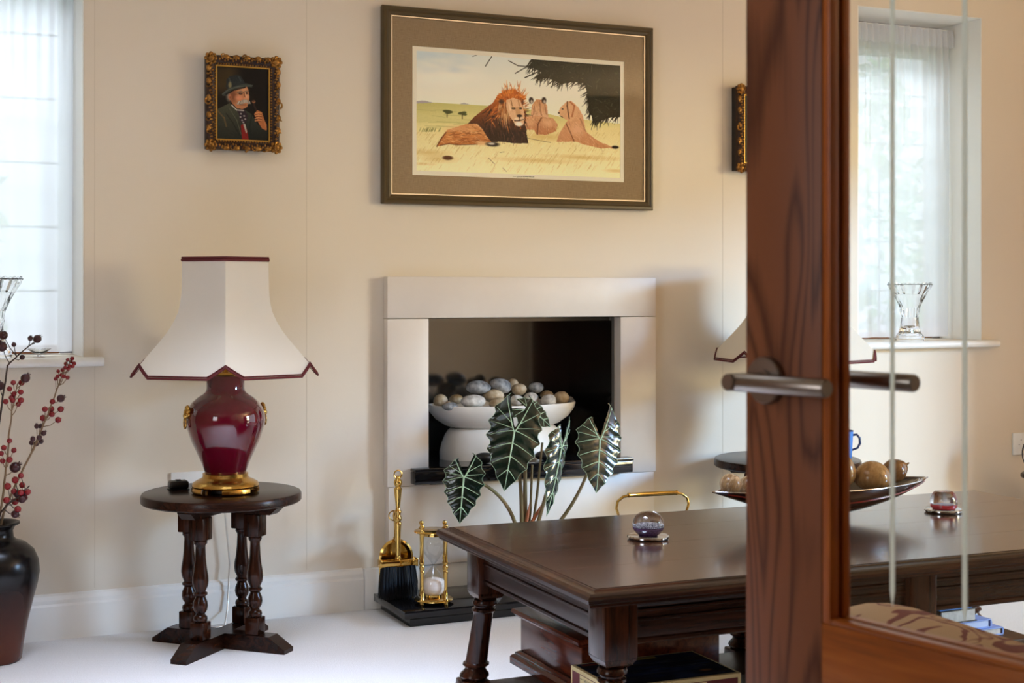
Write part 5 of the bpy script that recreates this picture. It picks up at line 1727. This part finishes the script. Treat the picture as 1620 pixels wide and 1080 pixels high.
MB().lathe([(0, 0), (.030, 0), (.036, .006), (.0385, .018), (.038, .030), (.032, .043), (.024, .050), (.022, .0505), (0, .0505)], 36, None, fac).build('glass_dome', solid_glass('clear_facet_glass', (1, .98, .99, 1), 1.45), pw, ang=30)
MB().lathe([(0, .003), (.028, .003), (.031, .006), (.030, .010), (.024, .013), (0, .014)], 40).build('red_cane_ring', plain('red_cane', srgb(176, 14, 34), .4, var=srgb(214, 40, 60), vscale=200), pw, ang=60)
fl = florets(5, .024, .005, None, pw, 'f'); fl.v = [(x, y, z + .0118) for x, y, z in fl.v]
o = fl.build('florets', plain('pale_blue_floret', srgb(206, 218, 240), .5), pw, ang=70); o['kind'] = 'stuff'

# boat-shaped bowl
fbx, fby = 2.355, 3.15
fb = thing('boat_bowl', 'dark lacquered boat shaped bowl with silver rim on the coffee table', 'bowl', (fbx, fby, TZ + .0003))
HL, HWd = .345, .115
mb = MB()
nu, nw = 40, 14
def bowlp(u, w, inner=0.0):
    # u -1..1 along, w -1..1 across (0 = keel)
    hw = HWd * (1 - abs(u) ** 2.2) ** .8
    keel = .014 + .076 * abs(u) ** 1.7
    rim = .089 + .004 * u * u
    y = hw * math.sin(w * PI / 2)
    z = keel + (rim - keel) * (1 - math.cos(w * PI / 2))
    return (u * HL * (1 - inner * .04), y * (1 - inner * .05), z + inner * .006 * (1 - abs(w)))
vs = []; fs = []
for inner in (0, 1):
    for i in range(nu + 1):
        u = -1 + 2 * i / nu
        u = math.copysign(abs(u) ** .9, u) * .999
        for j in range(nw + 1): vs.append(bowlp(u, -1 + 2 * j / nw, inner))
N = (nu + 1) * (nw + 1)
for i in range(nu):
    for j in range(nw):
        a = i * (nw + 1) + j; fs.append((a, a + 1, a + nw + 2, a + nw + 1)); fs.append((N + a + nw + 1, N + a + nw + 2, N + a + 1, N + a))
    for j in (0, nw):
        a = i * (nw + 1) + j; fs.append((a, a + nw + 1, N + a + nw + 1, N + a))
mb.add(vs, fs); mb.build('hull', M['bowl_dark'], fb, ang=50)
for sy in (-1, 1):
    rp = [bowlp(-1 + 2 * i / 40 if 0 < i < 40 else (-.999 if i == 0 else .999), sy * 1.0) for i in range(41)]
    MB().tube([(x, y, z + .001) for x, y, z in rp], .0026, 8).build('silver_rim', M['chrome'], fb, ang=60)
    ln = [bowlp((-1 + 2 * i / 40) * .93, sy * .72) for i in range(41)]
    MB().tube([(x, y + sy * .0006, z) for x, y, z in ln], .0022, 6).build('red_line', M['bowl_red'], fb, ang=60)
    MB().tube([(sy * (HL - .045), -.02, .084), (sy * (HL - .02), 0, .088), (sy * (HL + .008), 0, .094), (sy * (HL - .02), .001, .0885)], [.002, .005, .0025, .002], 8).build('silver_tip', M['chrome'], fb, ang=60)
MB().lathe([(0, 0), (.060, 0), (.062, .003), (.060, .007), (.030, .009), (.014, .011), (.012, .013), (.018, .016), (0, .017)], 40).build('silver_foot', M['chrome'], fb, ang=40)
MB().ball((.022, -.030, .0165), .0105, 14, 8).build('foot_bead', M['bowl_dark'], fb)


def fruit(name, px, py, Y, rx, rz, mat, label, rot=(0, 0, 0), fn=None, tip=True, cap=None):
    p = W3(px, py, Y)
    t = thing(name, label, 'wooden fruit', p, group='turned wooden fruit in the boat bowl')
    t.rotation_euler = rot
    s = .00168
    mb = MB(); mb.ball((0, 0, 0), (rx * s, rx * s, rz * s), 28, 18, None, fn); mb.build('turned_body', mat, t, ang=80)
    if tip: MB().lathe([(0, 0), (.0035, 0), (.003, .008), (.002, .014), (0, .015)], 10, T(0, 0, rz * s * .97)).build('stalk', cap or M['fruit_dark'], t)
    return t


pear = lambda q: (q[0] * (1 - .34 * max(0, q[2]) ** 1.2), q[1] * (1 - .34 * max(0, q[2]) ** 1.2), q[2])
egg = lambda q: (q[0] * (1 - .16 * q[2]), q[1] * (1 - .16 * q[2]), q[2])
fruit('wooden_apple', 1156, 766, 3.15, 17.5, 17, M['fruit_pale'], 'pale turned wooden ball at the left end of the boat bowl', (0, .3, 0), None, False)
fruit('wooden_pear', 1186, 768, 3.17, 17, 20, M['fruit_pale'], 'pale wooden pear with a stalk peeping past the door stile', (0, .9, .2), pear)
fruit('wooden_apple', 1230, 758, 3.14, 28, 27, M['fruit_mid'], 'wooden apple behind the door stile in the middle of the boat bowl')
fruit('wooden_pear', 1262, 752, 3.19, 27, 33, M['fruit_mid'], 'tall wooden pear behind the door stile in the boat bowl', (0, .2, 0), pear)
fruit('wooden_apple', 1332, 744, 3.13, 22, 27, M['fruit_mid'], 'olive brown wooden apple just right of the door stile', (0, 0, 0), egg, False)
fruit('wooden_egg', 1380, 752, 3.11, 30, 24, M['fruit_mid'], 'broad domed brown wooden fruit in the middle of the three right ones', (0, 0, 0), egg, False)
fruit('wooden_pear', 1416, 744, 3.17, 20, 26, M['fruit_dark'], 'dark wooden pear lying on its side at the right end', (0, 1.25, .1), pear)

# ---- under the table
ch = thing('wooden_chest', 'polished mahogany box with a moulded lid under the coffee table', 'box', (1.79, 3.275, .1003))
hx, hy = .198, .178
MB().box(-hx, hx, -hy, hy, .036, .125, .002).build('carcass', M['mahogany'], ch)
slab(hx + .022, hy + .022, [(.014, 0), (0, 0), (0, .018), (.004, .023), (.010, .026), (.010, .030), (.020, .0355), (.024, .0355)], 'p', None).build('plinth', M['mahogany'], ch, ang=25)
slab(hx + .020, hy + .020, [(.016, .1253), (.010, .127), (.006, .133), (0, .136), (0, .142), (.004, .147), (.020, .150), (.050, .1505), (.056, .157), (.060, .159)], 'l', None).build('lid', M['mahogany'], ch, ang=25)

# jigsaw boxes
JZ0 = .1003
jz = thing('jigsaw_box', 'maroon and cream jigsaw puzzle box with a dark picture lid', 'puzzle box', (1.715, 2.953, JZ0), math.radians(-1.0))
jx, jy, jh = .170, .112, .095
MB().box(-jx, jx, -jy, jy, 0, jh, .003).build('carton', M['card_cream'], jz)
MB().box(-jx + .010, jx - .010, -jy - .0004, -jy + .001, .008, jh - .010).build('front_panel', M['card_maroon'], jz, ang=0)
MB().box(-jx - .0004, -jx + .001, -jy + .010, jy - .010, .008, jh - .010).build('end_panel', M['card_maroon'], jz, ang=0)
MB().box(-.075, .075, -jy - .0008, -jy - .0005, .010, jh - .0115, .0).build('title_panel', M['card_cream'], jz, ang=0)
MB().box(-jx - .0008, -jx - .0005, -.048, .060, .010, jh - .0115, .0).build('title_panel', M['card_cream'], jz, ang=0)
cv = Canvas(170, 118, ((0, 0), (170, 0), (170, 118), (0, 118)), (18, 20, 34))
R = random.Random(4)
for _ in range(160): cv.ell(R.uniform(0, 170), R.uniform(0, 118), R.uniform(6, 26), R.uniform(2, 7), R.choice([(22, 28, 52), (36, 50, 92), (14, 14, 22), (58, 76, 120), (40, 24, 20)]), .7, .45)
for _ in range(40):
    x, y = R.uniform(10, 160), R.uniform(20, 110); cv.line((x, y), (x + R.uniform(10, 30), y + R.uniform(-3, 3)), R.choice([(86, 104, 150), (120, 110, 100), (140, 120, 70)]), 1.2, .5)
cv.poly([(6, 4), (60, 4), (60, 12), (6, 12)], (92, 34, 22)); cv.poly([(66, 3), (112, 3), (112, 12), (66, 12)], (140, 120, 60))
cv.ell(140, 92, 9, 5, (150, 96, 50), .3, .9)
pic = cv.build('lid_picture', 2 * jx - .016, 2 * jy - .016, M['print'], jz, 0, (0, 0, jh + .0004))
pic.rotation_euler = (-PI / 2, 0, 0)


def lettering(txt, size, parent, loc, rot, name='lettering', width=None):
    cu = bpy.data.curves.new(name, 'FONT'); cu.body = txt; cu.size = size; cu.align_x = 'CENTER'; cu.extrude = .0001
    tmp = bpy.data.objects.new(name, cu); COL.objects.link(tmp)
    dg = bpy.context.evaluated_depsgraph_get(); me = bpy.data.meshes.new_from_object(tmp.evaluated_get(dg))
    bpy.data.objects.remove(tmp)
    me.materials.clear(); me.materials.append(M['ink'])
    o = link(name, me, parent, loc, rot)
    if width:
        w = max(v.co.x for v in me.vertices) - min(v.co.x for v in me.vertices); o.scale = (width / w, 1, 1)
    return o


lettering('THE JIGSAW PUZZLE', .0105, jz, (0, -jy - .0010, jh - .0235), (PI / 2, 0, 0), width=.090)
lettering('THE JIGSAW PUZZLE', .0095, jz, (-jx - .0010, .006, jh - .0235), (PI / 2, 0, -PI / 2), width=.066)
for s in (-1, 1):
    MB().box(s * .061 - .010, s * .061 + .010, -jy - .0011, -jy - .0009, jh - .0205, jh - .0193).build('flourish', M['ink'], jz, ang=0)
    MB().box(-jx - .0011, -jx - .0009, .006 + s * .046 - .006, .006 + s * .046 + .006, jh - .0205, jh - .0193).build('flourish', M['ink'], jz, ang=0)

# books on the floor past the table end
def book(z, h, w, d_, cx, cy, rz, cover, pages, label, spine='right'):
    t = thing('book', label, 'book', (cx, cy, z), rz, group='stack of books on the table shelf')
    ct = .003
    MB().box(-w / 2, w / 2, -d_ / 2, d_ / 2, 0, ct, .0008).build('back_cover', cover, t)
    MB().box(-w / 2, w / 2, -d_ / 2, d_ / 2, h - ct, h, .0008).build('front_cover', cover, t)
    sx = 1 if spine == 'right' else -1
    x0, x1 = sorted((sx * w / 2, sx * (w / 2 - .004)))
    sp = MB()
    n_ = 9; vs = []
    for i in range(n_):
        a = -PI / 2 + PI * i / (n_ - 1); vs.append((sx * (w / 2 - .004 + .006 * math.cos(a)), h / 2 + (h / 2 - .0005) * math.sin(a)))
    sp.add([(x, -d_ / 2, z_) for x, z_ in vs] + [(x, d_ / 2, z_) for x, z_ in vs], [tuple(range(n_)), tuple(range(2 * n_ - 1, n_ - 1, -1))] + [(i, (i + 1) % n_, n_ + (i + 1) % n_, n_ + i) for i in range(n_)])
    sp.build('spine', cover, t, ang=60)
    a_, b_ = sorted((-sx * (w / 2 - .005), sx * (w / 2 - .0045)))
    MB().box(a_, b_, -d_ / 2 + .004, d_ / 2 - .004, ct + .0002, h - ct - .0002).build('pages', pages, t)
    return h


z = .1004
z += book(z, .022, .235, .155, 2.885, 3.245, .0, M['book_pale'], M['paper_edge'], 'wide pale blue book at the bottom of the book stack') + .0003
z += book(z, .024, .20, .150, 2.865, 3.250, .03, M['book_pale'], plain('blue_tinted_pages', srgb(206, 214, 236), .9), 'periwinkle hardback second from the bottom of the book stack') + .0003
z += book(z, .038, .135, .148, 2.845, 3.250, .0, M['book_dark'], M['paper_edge'], 'thick dark book with white pages in the book stack', 'left') + .0003
z += book(z, .012, .122, .140, 2.835, 3.250, .03, M['book_blue'], M['book_navy'], 'thin bright blue book on top of the book stack') + .0003

# mug on the far side table
mg = thing('mug', 'blue glazed mug on the round table behind the door', 'mug', (3.285, 4.285, .4775))
MB().lathe([(0, 0), (.032, 0), (.035, .004), (.037, .05), (.040, .100), (.0405, .102), (.038, .102), (.035, .05), (.032, .008), (0, .007)], 40).build('cup', M['mug'], mg, ang=50)
MB().tube([(math.cos(q) * .040, math.sin(q) * .040, .1015) for q in [i * 2 * PI / 40 for i in range(40)]], .0016, 6, None, True).build('rim', M['mug_dark'], mg)
MB().tube([(.036, 0, .085), (.052, 0, .088), (.063, 0, .075), (.064, 0, .055), (.055, 0, .038), (.034, 0, .030)], [.0045, .0045, .0048, .0048, .0042, .004], 10).build('handle', M['mug_dark'], mg, ang=60).rotation_euler = (0, 0, -.55)

# armchair behind the door
ac = thing('armchair', 'tapestry armchair with rust scrolls on cream seen through the door glass', 'armchair', (1.92, 1.42, 0))
def roll_arm(x):
    a = MB(); n_ = 20; vs = []; fs = []
    ys = [(-.50, .95), (.40, 1.0), (.46, .98), (.50, .92), (.525, .80), (.535, .60), (.538, .0)]
    sec = [(-.11, .10), (-.11, .42), (-.125, .50), (-.12, .537), (-.09, .572), (-.045, .588), (0, .592), (.045, .588), (.09, .572), (.12, .537), (.125, .50), (.11, .42), (.11, .10)]
    for y, k in ys:
        for px, pz in sec: vs.append((x + px * (k if k > 0 else .02), y, .36 + (pz - .36) * (k if k > 0 else .02)))
    m_ = len(sec)
    for i in range(len(ys) - 1):
        for j in range(m_):
            fs.append((i * m_ + j, i * m_ + (j + 1) % m_, (i + 1) * m_ + (j + 1) % m_, (i + 1) * m_ + j))
    fs.append(tuple(range(m_ - 1, -1, -1))); fs.append(tuple((len(ys) - 1) * m_ + j for j in range(m_)))
    a.add(vs, fs); a.build('arm', M['tapestry'], ac, ang=60)
roll_arm(-.43); roll_arm(.43)
MB().box(-.315, .315, -.48, .47, .10, .30, .02).build('seat_base', M['tapestry'], ac)
MB().box(-.312, .312, -.30, .50, .302, .44, .045, seg=4).build('seat_cushion', M['tapestry'], ac, ang=60)
MB().box(-.52, .52, -.72, -.52, .10, .90, .05, seg=4).build('backrest', M['tapestry'], ac, ang=60)
for sx in (-1, 1):
    for sy in (-.62, .42): MB().lathe([(0, 0), (.018, 0), (.024, .06), (.030, .0995), (0, .0995)], 16, T(sx * .44, sy, 0)).build('foot', M['dark_oak_z'], ac)

# decorated plate on a little stand at the right edge
st = thing('plant_stand', 'low dark stool at the right edge below the plate', 'stool', (4.475, 4.45, 0))
MB().lathe([(0, .318), (.115, .318), (.12, .322), (.12, .332), (.115, .337), (0, .337)], 40).build('stool_top', M['dark_oak'], st, ang=40)
for k in range(3):
    a = k * 2.094 + .5; MB().tube([(math.cos(a) * .085, math.sin(a) * .085, .3185), (math.cos(a) * .10, math.sin(a) * .10, 0)], [.016, .011], 12).build('leg', M['dark_oak_z'], st)
pm_ = plain('gilt_floral_lacquer', srgb(70, 40, 22), .35, 0, .3, var=srgb(170, 134, 82), vscale=70)
dpl = thing('decorated_plate', 'round brown and gold patterned plate at the right photo edge', 'plate', (4.405, 4.44, .3375), math.radians(-25))
MB().lathe([(0, 0), (.060, .0), (.076, .006), (.086, .010), (.087, .013), (.076, .010), (.058, .004), (0, .004)], 48, T(0, -.02, .0875) @ RX(PI / 2 - .12)).build('plate', pm_, dpl, ang=50)
MB().tube([((.0845) * math.cos(q), -.0332 - .0005 + (.0845 * math.sin(q)) * .12 - .0, .0875 + .084 * math.sin(q)) for q in [i * 2 * PI / 48 for i in range(48)]], .0028, 6, None, True).build('rim', M['book_dark'], dpl)
for s in (-1, 1): MB().tube([(s * .03, -.05, .002), (s * .03, .03, .002), (s * .02, .012, .08)], .0022, 6).build('easel_wire', M['brass'], dpl)

# unseen dark shelving, added only for its reflection in the slate lining
bc = thing('added_bookcase', 'unseen dark wooden shelving added for its reflection in the slate', 'added_bookcase', (4.655, .735, 0))
MB().box(-.27, .27, -.19, -.175, 0, 2.0, .001).build('back_board', M['added_bookcase'], bc)
for s in (-1, 1): MB().box(s * .27 - .012, s * .27 + .012, -.174, .17, 0, 2.0, .001).build('side', M['added_bookcase'], bc)
for z_ in (.03, .42, .80, 1.18, 1.56, 1.97): MB().box(-.257, .257, -.174, .168, z_, z_ + .022, .001).build('shelf', M['added_bookcase'], bc)

# unseen floor lamp, added to bounce warm fill off the ceiling
ul = thing('fill_uplighter', 'tall black floor lamp added out of view as warm fill', 'lamp', (4.68, 1.3, 0))
MB().lathe([(0, 0), (.14, 0), (.14, .012), (.03, .025), (.012, .04), (.012, 1.25), (.02, 1.27), (0, 1.272)], 32).build('stand', M['uplight'], ul)
MB().lathe([(.02, 1.273), (.06, 1.28), (.14, 1.36), (.17, 1.40), (.165, 1.40), (.13, 1.365), (.05, 1.29), (.02, 1.285), (.02, 1.273)], 40).build('reflector_bowl', M['uplight'], ul)
ld = bpy.data.lights.new('fill_glow', 'AREA'); ld.shape = 'DISK'; ld.size = .26; ld.energy = 66; ld.color = (1.0, .77, .52)
lo = bpy.data.objects.new('fill_glow', ld); COL.objects.link(lo); lo.location = (4.68, 1.3, 1.405); lo.rotation_euler = (PI, 0, 0)
